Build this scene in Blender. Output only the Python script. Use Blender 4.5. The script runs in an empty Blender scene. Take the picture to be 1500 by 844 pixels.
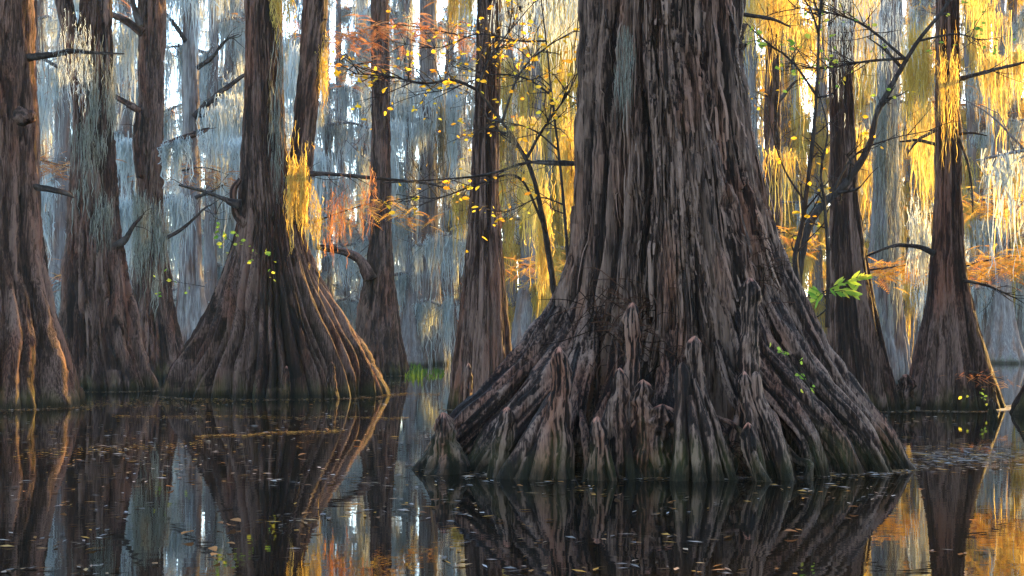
import bpy, math, random
import numpy as np
from mathutils import Vector

# ------------------------------------------------------------------ camera, sky, sun, exposure
F, CX, HY, CAM = 2083.33, 750.0, 490.0, 0.905      # focal length and horizon in photo pixels, eye height in m
scene = bpy.context.scene
C = scene.collection
cam_data = bpy.data.cameras.new('camera'); cam = bpy.data.objects.new('camera', cam_data); C.objects.link(cam)
cam.location = (0, 0, CAM); cam.rotation_euler = (math.radians(90), 0, 0)
cam_data.lens = 50; cam_data.sensor_width = 36; cam_data.shift_y = (HY - 422) / 1500
cam_data.clip_start = 0.1; cam_data.clip_end = 3000
scene.camera = cam

SUN_AZ, SUN_EL = 43.0, 16.5        # azimuth clockwise from the view direction, elevation
world = bpy.data.worlds.new('World'); scene.world = world; world.use_nodes = True
wn = world.node_tree; wn.nodes.clear()
wo = wn.nodes.new('ShaderNodeOutputWorld'); wb = wn.nodes.new('ShaderNodeBackground')
sky = wn.nodes.new('ShaderNodeTexSky'); sky.sky_type = 'NISHITA'; sky.sun_disc = False
sky.sun_elevation = math.radians(SUN_EL); sky.sun_rotation = math.radians(SUN_AZ)
sky.air_density = 1.0; sky.dust_density = 0.6; sky.ozone_density = 2.0
wb.inputs['Strength'].default_value = 0.15
wn.links.new(sky.outputs[0], wb.inputs[0]); wn.links.new(wb.outputs[0], wo.inputs[0])

sun_data = bpy.data.lights.new('sun', 'SUN'); sun = bpy.data.objects.new('sun', sun_data); C.objects.link(sun)
sun_data.energy = 3.0; sun_data.angle = math.radians(0.6); sun_data.color = (1.0, 0.60, 0.12)
sd = Vector((math.sin(math.radians(SUN_AZ)) * math.cos(math.radians(SUN_EL)),
             math.cos(math.radians(SUN_AZ)) * math.cos(math.radians(SUN_EL)), math.sin(math.radians(SUN_EL))))
sun.rotation_euler = sd.to_track_quat('Z', 'Y').to_euler(); sun.location = sd * 60

scene.view_settings.view_transform = 'Standard'; scene.view_settings.look = 'None'
scene.view_settings.exposure = 3.15; scene.view_settings.gamma = 1.0; scene.view_settings.use_curve_mapping = False
scene.render.engine = 'CYCLES'
cy = scene.cycles
cy.max_bounces = 6; cy.diffuse_bounces = 3; cy.glossy_bounces = 3; cy.transmission_bounces = 3
cy.transparent_max_bounces = 4; cy.volume_bounces = 0
cy.use_denoising = True; cy.denoiser = 'OPENIMAGEDENOISE'; cy.denoising_prefilter = 'NONE'; cy.sample_clamp_indirect = 4.0
cy.caustics_reflective = False; cy.caustics_refractive = False

rng = np.random.default_rng(7); random.seed(7)
PI = math.pi

def P(px, py, D):
    """a photo pixel at distance D -> world point"""
    return np.array([(px - CX) * D / F, D, CAM + (HY - py) * D / F])

# ------------------------------------------------------------------ noise in numpy
def _h(ix, iy, iz, seed):
    n = (ix.astype(np.int64) * 374761393 + iy.astype(np.int64) * 668265263 + iz.astype(np.int64) * 2147483647 + seed * 1274126177) & 0xFFFFFFFF
    n = ((n ^ (n >> 13)) * 1274126177) & 0xFFFFFFFF
    n = (n ^ (n >> 16)) & 0xFFFFFFFF
    n = (n * 2246822519) & 0xFFFFFFFF
    return ((n ^ (n >> 15)) & 0xFFFFFF) / 16777216.0

def vnoise(x, y, z, seed=0):
    x, y, z = np.broadcast_arrays(np.asarray(x, float), np.asarray(y, float), np.asarray(z, float))
    fx, fy, fz = np.floor(x), np.floor(y), np.floor(z)
    tx, ty, tz = x - fx, y - fy, z - fz
    tx, ty, tz = tx*tx*(3-2*tx), ty*ty*(3-2*ty), tz*tz*(3-2*tz)
    out = 0
    for a in (0, 1):
        for b in (0, 1):
            for c in (0, 1):
                out = out + _h(fx+a, fy+b, fz+c, seed) * (tx if a else 1-tx) * (ty if b else 1-ty) * (tz if c else 1-tz)
    return out * 2 - 1

def worley(u, v, seed=0):
    """F1, F2 and the id of the nearest cell, in 2-D"""
    fu, fv = np.floor(u), np.floor(v)
    f1 = np.full(u.shape, 9.0); f2 = np.full(u.shape, 9.0); idn = np.zeros(u.shape)
    z0 = np.zeros(u.shape)
    for a in (-1, 0, 1):
        for b in (-1, 0, 1):
            pu = fu + a + _h(fu+a, fv+b, z0, seed); pv = fv + b + _h(fu+a, fv+b, z0, seed+11)
            d = np.hypot(pu-u, pv-v)
            near = d < f1
            f2 = np.where(near, f1, np.minimum(f2, d))
            idn = np.where(near, _h(fu+a, fv+b, z0, seed+23), idn)
            f1 = np.where(near, d, f1)
    return f1, f2, idn

# ------------------------------------------------------------------ objects
def build(name, V, Q, mat, parent=None, smooth=True, attrs=None, loc=None):
    V = np.asarray(V, np.float32).reshape(-1, 3)
    me = bpy.data.meshes.new(name)
    Qs = Q if isinstance(Q, list) and isinstance(Q[0], np.ndarray) else [Q]
    Qs = [np.asarray(q, np.int32) for q in Qs if len(q)]
    if loc is not None: V = V - np.asarray(loc, np.float32)
    nl = sum(q.size for q in Qs); nf = sum(len(q) for q in Qs)
    me.vertices.add(len(V)); me.vertices.foreach_set('co', V.ravel())
    me.loops.add(nl); me.loops.foreach_set('vertex_index', np.concatenate([q.ravel() for q in Qs]))
    me.polygons.add(nf)
    sizes = np.concatenate([np.full(len(q), q.shape[1], np.int32) for q in Qs])
    me.polygons.foreach_set('loop_start', np.concatenate([[0], np.cumsum(sizes)[:-1]]).astype(np.int32))
    me.polygons.foreach_set('use_smooth', np.full(nf, smooth))
    for k, a in (attrs or {}).items():
        at = me.attributes.new(k, 'FLOAT', 'POINT'); at.data.foreach_set('value', np.asarray(a, np.float32).ravel())
    me.update(calc_edges=True)
    if mat: me.materials.append(mat)
    o = bpy.data.objects.new(name, me); C.objects.link(o)
    if loc is not None: o.location = loc
    if parent is not None:
        o.parent = parent
        if loc is None: o.location = tuple(-np.array(parent['base'])) if 'base' in parent else (0, 0, 0)
    return o

def thing(name, label, cat, base=(0, 0, 0), group=None):
    o = bpy.data.objects.new(name, None); C.objects.link(o); o.empty_display_size = 0.2
    o.location = tuple(float(v) for v in base); o['base'] = [float(v) for v in base]
    o['label'] = label; o['category'] = cat
    if group: o['group'] = group
    return o

def tag(o, label=None, cat=None, group=None, kind=None):
    if label: o['label'] = label
    if cat: o['category'] = cat
    if group: o['group'] = group
    if kind: o['kind'] = kind
    return o

def grid_quads(nr, nc, wrap=True):
    r = np.arange(nr-1)[:, None]; c = np.arange(nc if wrap else nc-1)[None, :]
    c2 = (c+1) % nc if wrap else c+1
    a = r*nc + c; b = r*nc + c2; d = (r+1)*nc + c2; e = (r+1)*nc + c
    return np.stack([a, b, d, e], -1).reshape(-1, 4)

# ------------------------------------------------------------------ materials
def newmat(name):
    m = bpy.data.materials.new(name); m.use_nodes = True
    nt = m.node_tree; nt.nodes.clear()
    return m, nt, nt.nodes.new('ShaderNodeOutputMaterial')

def N(nt, t, **kw):
    n = nt.nodes.new(t)
    for k, v in kw.items():
        if k in n.inputs.keys() if hasattr(n.inputs, 'keys') else False: n.inputs[k].default_value = v
        else: setattr(n, k, v)
    return n

def ramp(nt, stops):
    r = nt.nodes.new('ShaderNodeValToRGB'); e = r.color_ramp.elements
    while len(e) < len(stops): e.new(0.5)
    for i, (p, c) in enumerate(stops):
        e[i].position = p; e[i].color = (*c, 1)
    return r

def bark_mat(name, dark, mid, pale, algae=0.5, fine=1.0, rough=0.78, wet=0.14, spec=0.08):
    m, nt, out = newmat(name)
    L = nt.links.new
    bs = N(nt, 'ShaderNodeBsdfPrincipled'); L(bs.outputs[0], out.inputs[0])
    geo = N(nt, 'ShaderNodeNewGeometry'); sep = N(nt, 'ShaderNodeSeparateXYZ'); L(geo.outputs['Position'], sep.inputs[0])
    mp = N(nt, 'ShaderNodeMapping'); mp.inputs['Scale'].default_value = (70*fine, 70*fine, 5*fine); L(geo.outputs['Position'], mp.inputs[0])
    fib = N(nt, 'ShaderNodeTexNoise'); fib.inputs['Scale'].default_value = 1.0; fib.inputs['Detail'].default_value = 5; fib.inputs['Roughness'].default_value = 0.65
    L(mp.outputs[0], fib.inputs['Vector'])
    mp2 = N(nt, 'ShaderNodeMapping'); mp2.inputs['Scale'].default_value = (7, 7, 1.6); L(geo.outputs['Position'], mp2.inputs[0])
    big = N(nt, 'ShaderNodeTexNoise'); big.inputs['Scale'].default_value = 1.0; big.inputs['Detail'].default_value = 4; L(mp2.outputs[0], big.inputs['Vector'])
    tone = N(nt, 'ShaderNodeAttribute'); tone.attribute_name = 'tone'
    a = N(nt, 'ShaderNodeMath', operation='MULTIPLY_ADD'); L(fib.outputs[0], a.inputs[0]); a.inputs[1].default_value = 1.25
    b = N(nt, 'ShaderNodeMath', operation='MULTIPLY_ADD'); L(tone.outputs['Fac'], b.inputs[0]); b.inputs[1].default_value = 0.62; b.inputs[2].default_value = -0.70
    L(b.outputs[0], a.inputs[2])
    c = N(nt, 'ShaderNodeMath', operation='MULTIPLY_ADD'); L(big.outputs[0], c.inputs[0]); c.inputs[1].default_value = 0.55; L(a.outputs[0], c.inputs[2])
    rp = ramp(nt, [(0.22, dark), (0.5, mid), (0.78, pale)]); L(c.outputs[0], rp.inputs[0])
    # patches of redder inner bark
    mp3 = N(nt, 'ShaderNodeMapping'); mp3.inputs['Scale'].default_value = (3.5, 3.5, .9); mp3.inputs['Location'].default_value = (4, 1, 7); L(geo.outputs['Position'], mp3.inputs[0])
    red = N(nt, 'ShaderNodeTexNoise'); red.inputs['Scale'].default_value = 1.0; red.inputs['Detail'].default_value = 3; L(mp3.outputs[0], red.inputs['Vector'])
    rr_ = N(nt, 'ShaderNodeMapRange'); L(red.outputs[0], rr_.inputs[0]); rr_.inputs[1].default_value = .48; rr_.inputs[2].default_value = .66; rr_.inputs[4].default_value = .75
    rm = N(nt, 'ShaderNodeMixRGB'); rm.blend_type = 'MULTIPLY'; L(rr_.outputs[0], rm.inputs[0]); L(rp.outputs[0], rm.inputs[1]); rm.inputs[2].default_value = (1.0, .62, .45, 1)
    rp = rm
    # algae and moss stain near the water
    zn = N(nt, 'ShaderNodeMath', operation='MULTIPLY_ADD'); L(big.outputs[0], zn.inputs[0]); zn.inputs[1].default_value = 0.9; zn.inputs[2].default_value = -0.25
    zs = N(nt, 'ShaderNodeMath', operation='SUBTRACT'); L(zn.outputs[0], zs.inputs[0]); L(sep.outputs[2], zs.inputs[1])
    zr = N(nt, 'ShaderNodeMapRange'); L(zs.outputs[0], zr.inputs[0]); zr.inputs[1].default_value = -0.05; zr.inputs[2].default_value = 0.22; zr.inputs[3].default_value = 0; zr.inputs[4].default_value = algae
    mx = N(nt, 'ShaderNodeMixRGB'); L(zr.outputs[0], mx.inputs[0]); L(rp.outputs[0], mx.inputs[1]); mx.inputs[2].default_value = (0.042, 0.044, 0.008, 1)
    # wet foot
    wr = N(nt, 'ShaderNodeMapRange'); L(sep.outputs[2], wr.inputs[0]); wr.inputs[1].default_value = wet*0.3; wr.inputs[2].default_value = wet; wr.inputs[3].default_value = 1; wr.inputs[4].default_value = 0
    mw = N(nt, 'ShaderNodeMixRGB'); mw.blend_type = 'MULTIPLY'; L(wr.outputs[0], mw.inputs[0]); L(mx.outputs[0], mw.inputs[1]); mw.inputs[2].default_value = (0.3, 0.28, 0.26, 1)
    # pink growing tips
    tip = N(nt, 'ShaderNodeAttribute'); tip.attribute_name = 'tip'
    mt = N(nt, 'ShaderNodeMixRGB'); L(tip.outputs['Fac'], mt.inputs[0]); L(mw.outputs[0], mt.inputs[1]); mt.inputs[2].default_value = (0.50, 0.20, 0.13, 1)
    L(mt.outputs[0], bs.inputs['Base Color'])
    bs.inputs['Roughness'].default_value = rough
    bs.inputs['Specular IOR Level'].default_value = spec
    bp = N(nt, 'ShaderNodeBump'); bp.inputs['Strength'].default_value = 1.0; bp.inputs['Distance'].default_value = 0.02
    L(fib.outputs[0], bp.inputs['Height']); L(bp.outputs[0], bs.inputs['Normal'])
    return m

def leafy_mat(name, cols, trans=0.5, rough=0.6, attr='tone', noise=0.0):
    m, nt, out = newmat(name); L = nt.links.new
    at = N(nt, 'ShaderNodeAttribute'); at.attribute_name = attr or ''
    if attr is None:
        oi = N(nt, 'ShaderNodeObjectInfo'); src = oi.outputs['Random']
    else: src = at.outputs['Fac']
    n = len(cols)
    rp = ramp(nt, [((i + 0.5)/n, c) for i, c in enumerate(cols)]); L(src, rp.inputs[0])
    d = N(nt, 'ShaderNodeBsdfDiffuse'); t = N(nt, 'ShaderNodeBsdfTranslucent'); mx = N(nt, 'ShaderNodeMixShader')
    L(rp.outputs[0], d.inputs[0]); L(rp.outputs[0], t.inputs[0]); mx.inputs[0].default_value = trans
    L(d.outputs[0], mx.inputs[1]); L(t.outputs[0], mx.inputs[2]); L(mx.outputs[0], out.inputs[0])
    return m

M = {}
M['bark'] = bark_mat('bark_red_brown', (0.005, 0.0022, 0.0014), (0.025, 0.0112, 0.007), (0.115, 0.065, 0.048))
M['bark_main'] = bark_mat('bark_old_grey', (0.003, 0.0014, 0.0009), (0.015, 0.0068, 0.0044), (0.145, 0.085, 0.062), algae=0.4, wet=0.13, rough=0.6, spec=0.08)
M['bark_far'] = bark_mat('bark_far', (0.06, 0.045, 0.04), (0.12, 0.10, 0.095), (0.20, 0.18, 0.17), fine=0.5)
M['twig'] = bark_mat('twig_bark', (0.010, 0.007, 0.006), (0.024, 0.017, 0.014), (0.06, 0.045, 0.038), algae=0, wet=0.01)
M['moss'] = leafy_mat('spanish_moss', [(0.25, 0.275, 0.27), (0.38, 0.41, 0.40), (0.48, 0.51, 0.50), (0.30, 0.29, 0.25)], 0.6)
M['moss_grey'] = leafy_mat('dull_grey_moss', [(0.13, 0.13, 0.10), (0.20, 0.20, 0.165), (0.26, 0.26, 0.22), (0.16, 0.14, 0.10)], 0.5)
M['moss_sun_tint'] = leafy_mat('moss_sunlit_tint', [(0.42, 0.28, 0.06), (0.56, 0.38, 0.08), (0.62, 0.46, 0.13), (0.40, 0.22, 0.05)], 0.6)  # sunlit copy of the grey moss: low sun's gold painted into the colour
M['autumn_sun_foliage'] = leafy_mat('autumn_foliage_sun_tint', [(0.58, 0.30, 0.05), (0.66, 0.40, 0.06), (0.60, 0.24, 0.05)], 0.55)  # autumn needles, with the sun's gold also painted into the colour
M['moss_dark'] = leafy_mat('old_moss', [(0.06, 0.05, 0.035), (0.13, 0.10, 0.06), (0.20, 0.16, 0.09)], 0.45)
M['rust'] = leafy_mat('rust_foliage', [(0.33, 0.11, 0.04), (0.48, 0.18, 0.06), (0.55, 0.27, 0.09)], 0.55)
M['yellow_leaf'] = leafy_mat('yellow_leaf', [(0.70, 0.36, 0.02), (0.78, 0.48, 0.03), (0.62, 0.22, 0.02), (0.62, 0.46, 0.04)], 0.5, attr=None)
M['green_leaf'] = leafy_mat('green_leaf', [(0.13, 0.24, 0.03), (0.27, 0.34, 0.04), (0.19, 0.29, 0.04), (0.42, 0.40, 0.05)], 0.5, attr=None)
M['dead_leaf'] = leafy_mat('dead_leaf', [(0.20, 0.09, 0.04), (0.33, 0.14, 0.05), (0.14, 0.07, 0.04)], 0.3, attr=None)
M['grass'] = leafy_mat('water_grass', [(0.045, 0.085, 0.015), (0.08, 0.125, 0.02)], 0.5)
M['debris'] = leafy_mat('floating_litter', [(0.10, 0.085, 0.075), (0.06, 0.035, 0.02), (0.16, 0.07, 0.02), (0.22, 0.20, 0.19), (0.24, 0.12, 0.03)], 0.05)
M['pollen'] = leafy_mat('floating_needles', [(0.24, 0.13, 0.03), (0.36, 0.21, 0.05), (0.24, 0.09, 0.02)], 0.05)
M['fibre'] = leafy_mat('root_fibre', [(0.012, 0.007, 0.005), (0.03, 0.015, 0.010), (0.06, 0.028, 0.018)], 0.0)

def water_mat():
    m, nt, out = newmat('swamp_water'); L = nt.links.new
    bs = N(nt, 'ShaderNodeBsdfPrincipled'); L(bs.outputs[0], out.inputs[0])
    bs.inputs['Base Color'].default_value = (0.004, 0.003, 0.002, 1); bs.inputs['Roughness'].default_value = 0.015; bs.inputs['IOR'].default_value = 1.333
    geo = N(nt, 'ShaderNodeNewGeometry')
    mp = N(nt, 'ShaderNodeMapping'); mp.inputs['Scale'].default_value = (1.0, 2.2, 1); L(geo.outputs['Position'], mp.inputs[0])
    n1 = N(nt, 'ShaderNodeTexNoise'); n1.inputs['Scale'].default_value = 3.5; n1.inputs['Detail'].default_value = 2; L(mp.outputs[0], n1.inputs['Vector'])
    bp = N(nt, 'ShaderNodeBump'); bp.inputs['Strength'].default_value = 0.022; bp.inputs['Distance'].default_value = 0.02
    L(n1.outputs[0], bp.inputs['Height']); L(bp.outputs[0], bs.inputs['Normal'])
    return m
M['water'] = water_mat()

def mud_mat():
    m, nt, out = newmat('leaf_litter_mud'); L = nt.links.new
    bs = N(nt, 'ShaderNodeBsdfPrincipled'); L(bs.outputs[0], out.inputs[0])
    geo = N(nt, 'ShaderNodeNewGeometry')
    n1 = N(nt, 'ShaderNodeTexNoise'); n1.inputs['Scale'].default_value = 14; n1.inputs['Detail'].default_value = 6; L(geo.outputs['Position'], n1.inputs['Vector'])
    rp = ramp(nt, [(0.35, (0.02, 0.014, 0.01)), (0.6, (0.07, 0.045, 0.03)), (0.75, (0.14, 0.07, 0.035))]); L(n1.outputs[0], rp.inputs[0]); L(rp.outputs[0], bs.inputs['Base Color'])
    bs.inputs['Roughness'].default_value = 0.7
    bp = N(nt, 'ShaderNodeBump'); bp.inputs['Distance'].default_value = 0.03; L(n1.outputs[0], bp.inputs['Height']); L(bp.outputs[0], bs.inputs['Normal'])
    return m
M['mud'] = mud_mat()

# ------------------------------------------------------------------ water, bed
xs = 900
tag(build('water', [(-xs, -120, 0), (xs, -120, 0), (xs, 1500, 0), (-xs, 1500, 0)], [(0, 1, 2, 3)], M['water'], smooth=False), kind='structure')
tag(build('lake_bed', [(-xs, -120, -.9), (xs, -120, -.9), (xs, 1500, -.9), (-xs, 1500, -.9)], [(0, 1, 2, 3)], M['mud'], smooth=False), kind='structure')

def mud_bank(px, py, rx, ry, h, seed):
    D = CAM*F/(py-HY); c = P(px, py, D)
    nr, nc = 14, 40
    r = np.linspace(0, 1, nr)[:, None]; a = np.linspace(0, 2*PI, nc, endpoint=False)[None]
    rr = r*(1+0.28*vnoise(np.cos(a)*2+9, np.sin(a)*2, 0, seed))
    x = c[0]+rx*rr*np.cos(a); y = c[1]+ry*rr*np.sin(a)
    z = h*(1-r**2*1.6)+0.05*vnoise(x*3, y*3, 0, seed)-0.02
    V = np.stack([x, y, z], -1).reshape(-1, 3)
    return tag(build('mud_bank', V, grid_quads(nr, nc)[:, ::1], M['mud']), kind='structure')
mud_bank(1420, 597, 1.5, 0.9, 0.05, 3)

# ------------------------------------------------------------------ trunks
def smooth1(a, n):
    if n < 2: return a
    k = np.hanning(n+2)[1:-1]; k /= k.sum(); p = n//2
    return np.convolve(np.concatenate([np.full(p, a[0]), a, np.full(n-1-p, a[-1])]), k, 'valid')

def flute(phi, ridges, power=0.5):
    """rounded cords with sharp creases between them: 0 in the crease, 1 on the ridge"""
    r = np.sort(np.mod(ridges, 2*PI)); p = np.mod(phi, 2*PI)
    ext = np.concatenate([[r[-1]-2*PI], r, [r[0]+2*PI]])
    mids = (ext[1:]+ext[:-1])/2
    i = np.searchsorted(mids, p)
    cen = ext[np.clip(i, 0, len(ext)-1)]
    lo = mids[np.clip(i-1, 0, len(mids)-1)]; hi = mids[np.clip(i, 0, len(mids)-1)]
    lo = np.where(i == 0, cen-(mids[0]-ext[0]), lo); hi = np.where(i >= len(mids), cen+(ext[-1]-mids[-1]), hi)
    half = np.where(p < cen, cen-lo, hi-cen)
    u = np.clip(np.abs(p-cen)/np.maximum(half, 1e-4), 0, 1)
    return np.sqrt(np.clip(1-u*u, 0, 1))**(2*power), (i % len(r))

def ridge_set(n, jit, seed):
    g = np.random.default_rng(seed)
    return (np.arange(n)+g.uniform(-jit, jit, n))*2*PI/n

def trunk_mesh(prof, D, seed, top, nr=200, nc=160, k1=9, k2=22, a1=(0.05, 0.2), a2=(0.02, 0.14), strip=(0.05, 0.55), bark=0.012,
               yscale=0.8, ridges=None, wob=0.12, zlow=-0.3, k=0.45, flaremod=0.12, twist=0.0, tilt=0.0):
    """prof: (photo y, left x, right x) of the outline at distance D; top: the photo y where the mesh ends"""
    ys = np.array([p[0] for p in prof], float); l = np.array([p[1] for p in prof], float); r = np.array([p[2] for p in prof], float)
    ztop = CAM+(HY-top)*D/F
    zz = CAM+(HY-ys)*D/F; o = np.argsort(zz)
    t = np.linspace(0, 1, nr); z = zlow+(ztop-zlow)*(t**1.15)
    hw = smooth1(np.interp(z, zz[o], ((r-l)/2)[o]), max(3, nr//14))*D/F
    cx = smooth1(np.interp(z, zz[o], ((l+r)/2)[o]), max(3, nr//10))
    cx = (cx-CX)*D/F
    above = z > zz.max()
    hw = np.where(above, hw*(1-0.35*np.clip((z-zz.max())/max(ztop-zz.max(), .01), 0, 1)), hw)
    rt, rb = np.interp(zz.max(), z, hw), hw.max()
    s = np.clip((hw-rt)/max(rb-rt, 1e-3), 0, 1)
    tt = np.arange(nc)/nc; phi = 2*PI*tt-k*np.sin(2*PI*tt)
    PH, Z = np.meshgrid(phi, z); S = s[:, None]; R = hw[:, None]
    cs, sn = np.cos(PH), np.sin(PH)
    w = PH+wob*vnoise(cs*1.7+seed, sn*1.7, Z*0.9, seed)+twist*Z
    r1 = ridge_set(k1, 0.3, seed) if ridges is None else np.array(ridges)
    f1, i1 = flute(w, r1, 0.5)
    f2, i2 = flute(w+0.05*vnoise(cs*4, sn*4, Z*2, seed+3), ridge_set(k2, 0.34, seed+1), 0.5)
    amp1 = a1[0]+a1[1]*S**0.7; amp2 = (a2[0]+a2[1]*S**0.8)*1.6
    per = _h(i1.astype(float), np.zeros(i1.shape), np.zeros(i1.shape), seed+5)-0.5
    per2 = _h(i2.astype(float), np.zeros(i2.shape), np.zeros(i2.shape), seed+9)-0.5
    rad = R*(1+amp1*(f1-1)+amp2*(f2-1)*(1+0.8*per2)+flaremod*S*vnoise(cs*1.5+3, sn*1.5, Z*.3, seed+8)+0.05*S*per2*f2)
    rad += R*0.03*vnoise(cs*3, sn*3, Z*2.5, seed+12)
    # bark: long strips with ragged ends
    Rm = float(np.median(hw)); bark = bark*1.35
    uu = w*Rm/strip[0]+0.8*vnoise(cs*6, sn*6, Z*3, seed+31); vv = Z/strip[1]+2*_h(np.floor(uu), np.zeros(uu.shape), np.zeros(uu.shape), seed)
    g1, g2, gid = worley(uu, vv, seed)
    edge = np.clip((g2-g1)*2.2, 0, 1)
    fib = vnoise(w*Rm/(strip[0]*0.28), 0, Z/(strip[1]*0.7), seed+41)
    fib2 = vnoise(w*Rm/(strip[0]*0.12), 0, Z/(strip[1]*0.35), seed+42)
    uu3 = uu*.33+.3*vnoise(cs*9, sn*9, Z*5, seed+33); k1_, k2_, kid = worley(uu3, vv*.45+7, seed+77)
    h = bark*(edge*0.9+0.9*(gid-0.5)+0.55*fib+0.28*fib2-0.5+0.9*np.clip((k2_-k1_)*3, 0, 1)+.8*(kid-.5))
    rad = rad+h*(0.75+0.25*S)
    ysc = 1-(1-yscale)*S*(cs > 0)
    X = cx[:, None]+rad*sn; Y = D-rad*cs*ysc+tilt*Z
    V = np.stack([X, Y, Z], -1).reshape(-1, 3)
    V = np.vstack([V, [[cx[-1], D+tilt*ztop, ztop+0.02]]])
    nv = nr*nc; c0 = np.arange(nc); lastr = (nr-1)*nc
    T = np.stack([lastr+c0, lastr+(c0+1) % nc, np.full(nc, nv)], -1)
    tone = np.append(np.clip(gid.ravel()*0.5+.4*kid.ravel()+0.2*(fib.ravel()+1)/2, 0, 1), 0.5)
    return V, [grid_quads(nr, nc), T], {'tone': tone}

def catmull(pts, n):
    p = np.asarray(pts, float)
    if len(p) == 2: return p[0]+(p[1]-p[0])*np.linspace(0, 1, n)[:, None]
    e = np.vstack([2*p[0]-p[1], p, 2*p[-1]-p[-2]])
    t = np.linspace(0, len(p)-1-1e-6, n); i = t.astype(int); f = (t-i)[:, None]
    a, b, c, d = e[i], e[i+1], e[i+2], e[i+3]
    return 0.5*((2*b)+(-a+c)*f+(2*a-5*b+4*c-d)*f**2+(-a+3*b-3*c+d)*f**3)

def tube(path, rad, nseg=10, bark=0.0, seed=0, n=None, lump=0.0, fluted=0.0):
    """a tapering tube through path (m), radius list over its length, closed ends"""
    n = n or max(6, len(path)*5)
    p = catmull(path, n)
    r = np.interp(np.linspace(0, 1, n), np.linspace(0, 1, len(rad)), rad)
    tg = np.gradient(p, axis=0); tg /= np.linalg.norm(tg, axis=1)[:, None]+1e-9
    up = np.array([0.13, 0.97, 0.2]); nrm = np.zeros_like(p)
    v = up-tg[0]*np.dot(up, tg[0]); 
    if np.linalg.norm(v) < 0.2: v = np.cross(tg[0], [1, 0, 0])
    for i in range(n):
        v = v-tg[i]*np.dot(v, tg[i]); v /= np.linalg.norm(v)+1e-9; nrm[i] = v
    bn = np.cross(tg, nrm)
    a = np.linspace(0, 2*PI, nseg, endpoint=False)[None]
    ln = np.concatenate([[0], np.cumsum(np.linalg.norm(np.diff(p, axis=0), axis=1))])[:, None]
    rr = r[:, None]*np.ones_like(a)
    A = a*np.ones_like(ln); tone = np.full(rr.shape, 0.5)
    if lump: rr = rr*(1+lump*vnoise(np.cos(A)*1.6, np.sin(A)*1.6, ln*np.ones_like(A)/(2.2*r.mean()), seed))
    if fluted:
        f, _ = flute(A+0.25*vnoise(np.cos(A), np.sin(A), ln*2, seed), ridge_set(7, 0.3, seed)); rr = rr*(1-fluted+fluted*f)
    if bark:
        R0 = r.mean(); uu = A*R0/0.03+seed; g1, g2, gid = worley(uu+0.6*vnoise(A*2, 0, ln*3, seed), ln/0.35+2*_h(np.floor(uu), np.zeros(uu.shape), np.zeros(uu.shape), seed), seed)
        fb = vnoise(A*R0/0.012, 0, ln/0.3, seed+2)
        rr = rr+bark*(np.clip((g2-g1)*2, 0, 1)-0.5+0.9*(gid-0.5)+0.6*fb); tone = np.clip(gid*0.8+0.1+0.1*fb, 0, 1)
    V = p[:, None, :]+rr[..., None]*(np.cos(A)[..., None]*nrm[:, None, :]+np.sin(A)[..., None]*bn[:, None, :])
    V = np.vstack([V.reshape(-1, 3), p[0], p[-1]])
    c0 = np.arange(nseg); c1 = (c0+1) % nseg; nv = n*nseg
    T = np.vstack([np.stack([c1, c0, np.full(nseg, nv)], -1), np.stack([(n-1)*nseg+c0, (n-1)*nseg+c1, np.full(nseg, nv+1)], -1)])
    return V, [grid_quads(n, nseg), T], {'tone': np.append(tone.ravel(), [0.5, 0.5])}

def join(parts):
    Vs, Q4, Q3, at, off = [], [], [], {}, 0
    for V, Q, A in parts:
        V = np.asarray(V).reshape(-1, 3)
        for q in (Q if isinstance(Q, list) else [Q]):
            q = np.asarray(q)
            if len(q) == 0: continue
            (Q4 if q.shape[1] == 4 else Q3).append(q+off)
        for kk, vv in A.items(): at.setdefault(kk, []).append(np.asarray(vv).ravel())
        Vs.append(V); off += len(V)
    Q = ([np.vstack(Q4)] if Q4 else [])+([np.vstack(Q3)] if Q3 else [])
    return np.vstack(Vs), Q, {k: np.concatenate(v) for k, v in at.items()}

def branch(parent, pts, r_px, D=None, name='branch', mat='twig', nseg=8, bark=0.004, seed=1, lump=0.25, twigs=0):
    """pts: (photo x, photo y[, distance]); r_px: radii in photo pixels"""
    path = [P(p[0], p[1], p[2] if len(p) > 2 else D) for p in pts]
    d0 = pts[0][2] if len(pts[0]) > 2 else D
    rad = [x*d0/F for x in r_px]
    parts = [tube(path, rad, nseg, bark if max(rad) > .02 else 0, seed, lump=lump, n=max(10, len(path)*7))]
    g = np.random.default_rng(seed+100); pp = catmull(path, 60)
    for q in range(twigs):
        i = g.integers(8, 58); st = pp[i]; d = pp[min(i+1, 59)]-pp[i]; d /= np.linalg.norm(d)+1e-9
        v = d*0.7+g.normal(0, 0.5, 3); v /= np.linalg.norm(v); ln = g.uniform(0.15, 0.55)*d0/18
        p2 = st+v*ln*0.5+g.normal(0, .05, 3)*ln; p3 = st+v*ln+g.normal(0, .14, 3)*ln
        parts.append(tube([st, p2, p3], [0.006*d0/18, 0.004*d0/18, 0.0015*d0/18], 4, n=6))
    V, Q, A = join(parts)
    return build(name, V, Q, M[mat], parent, attrs=A)

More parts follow.
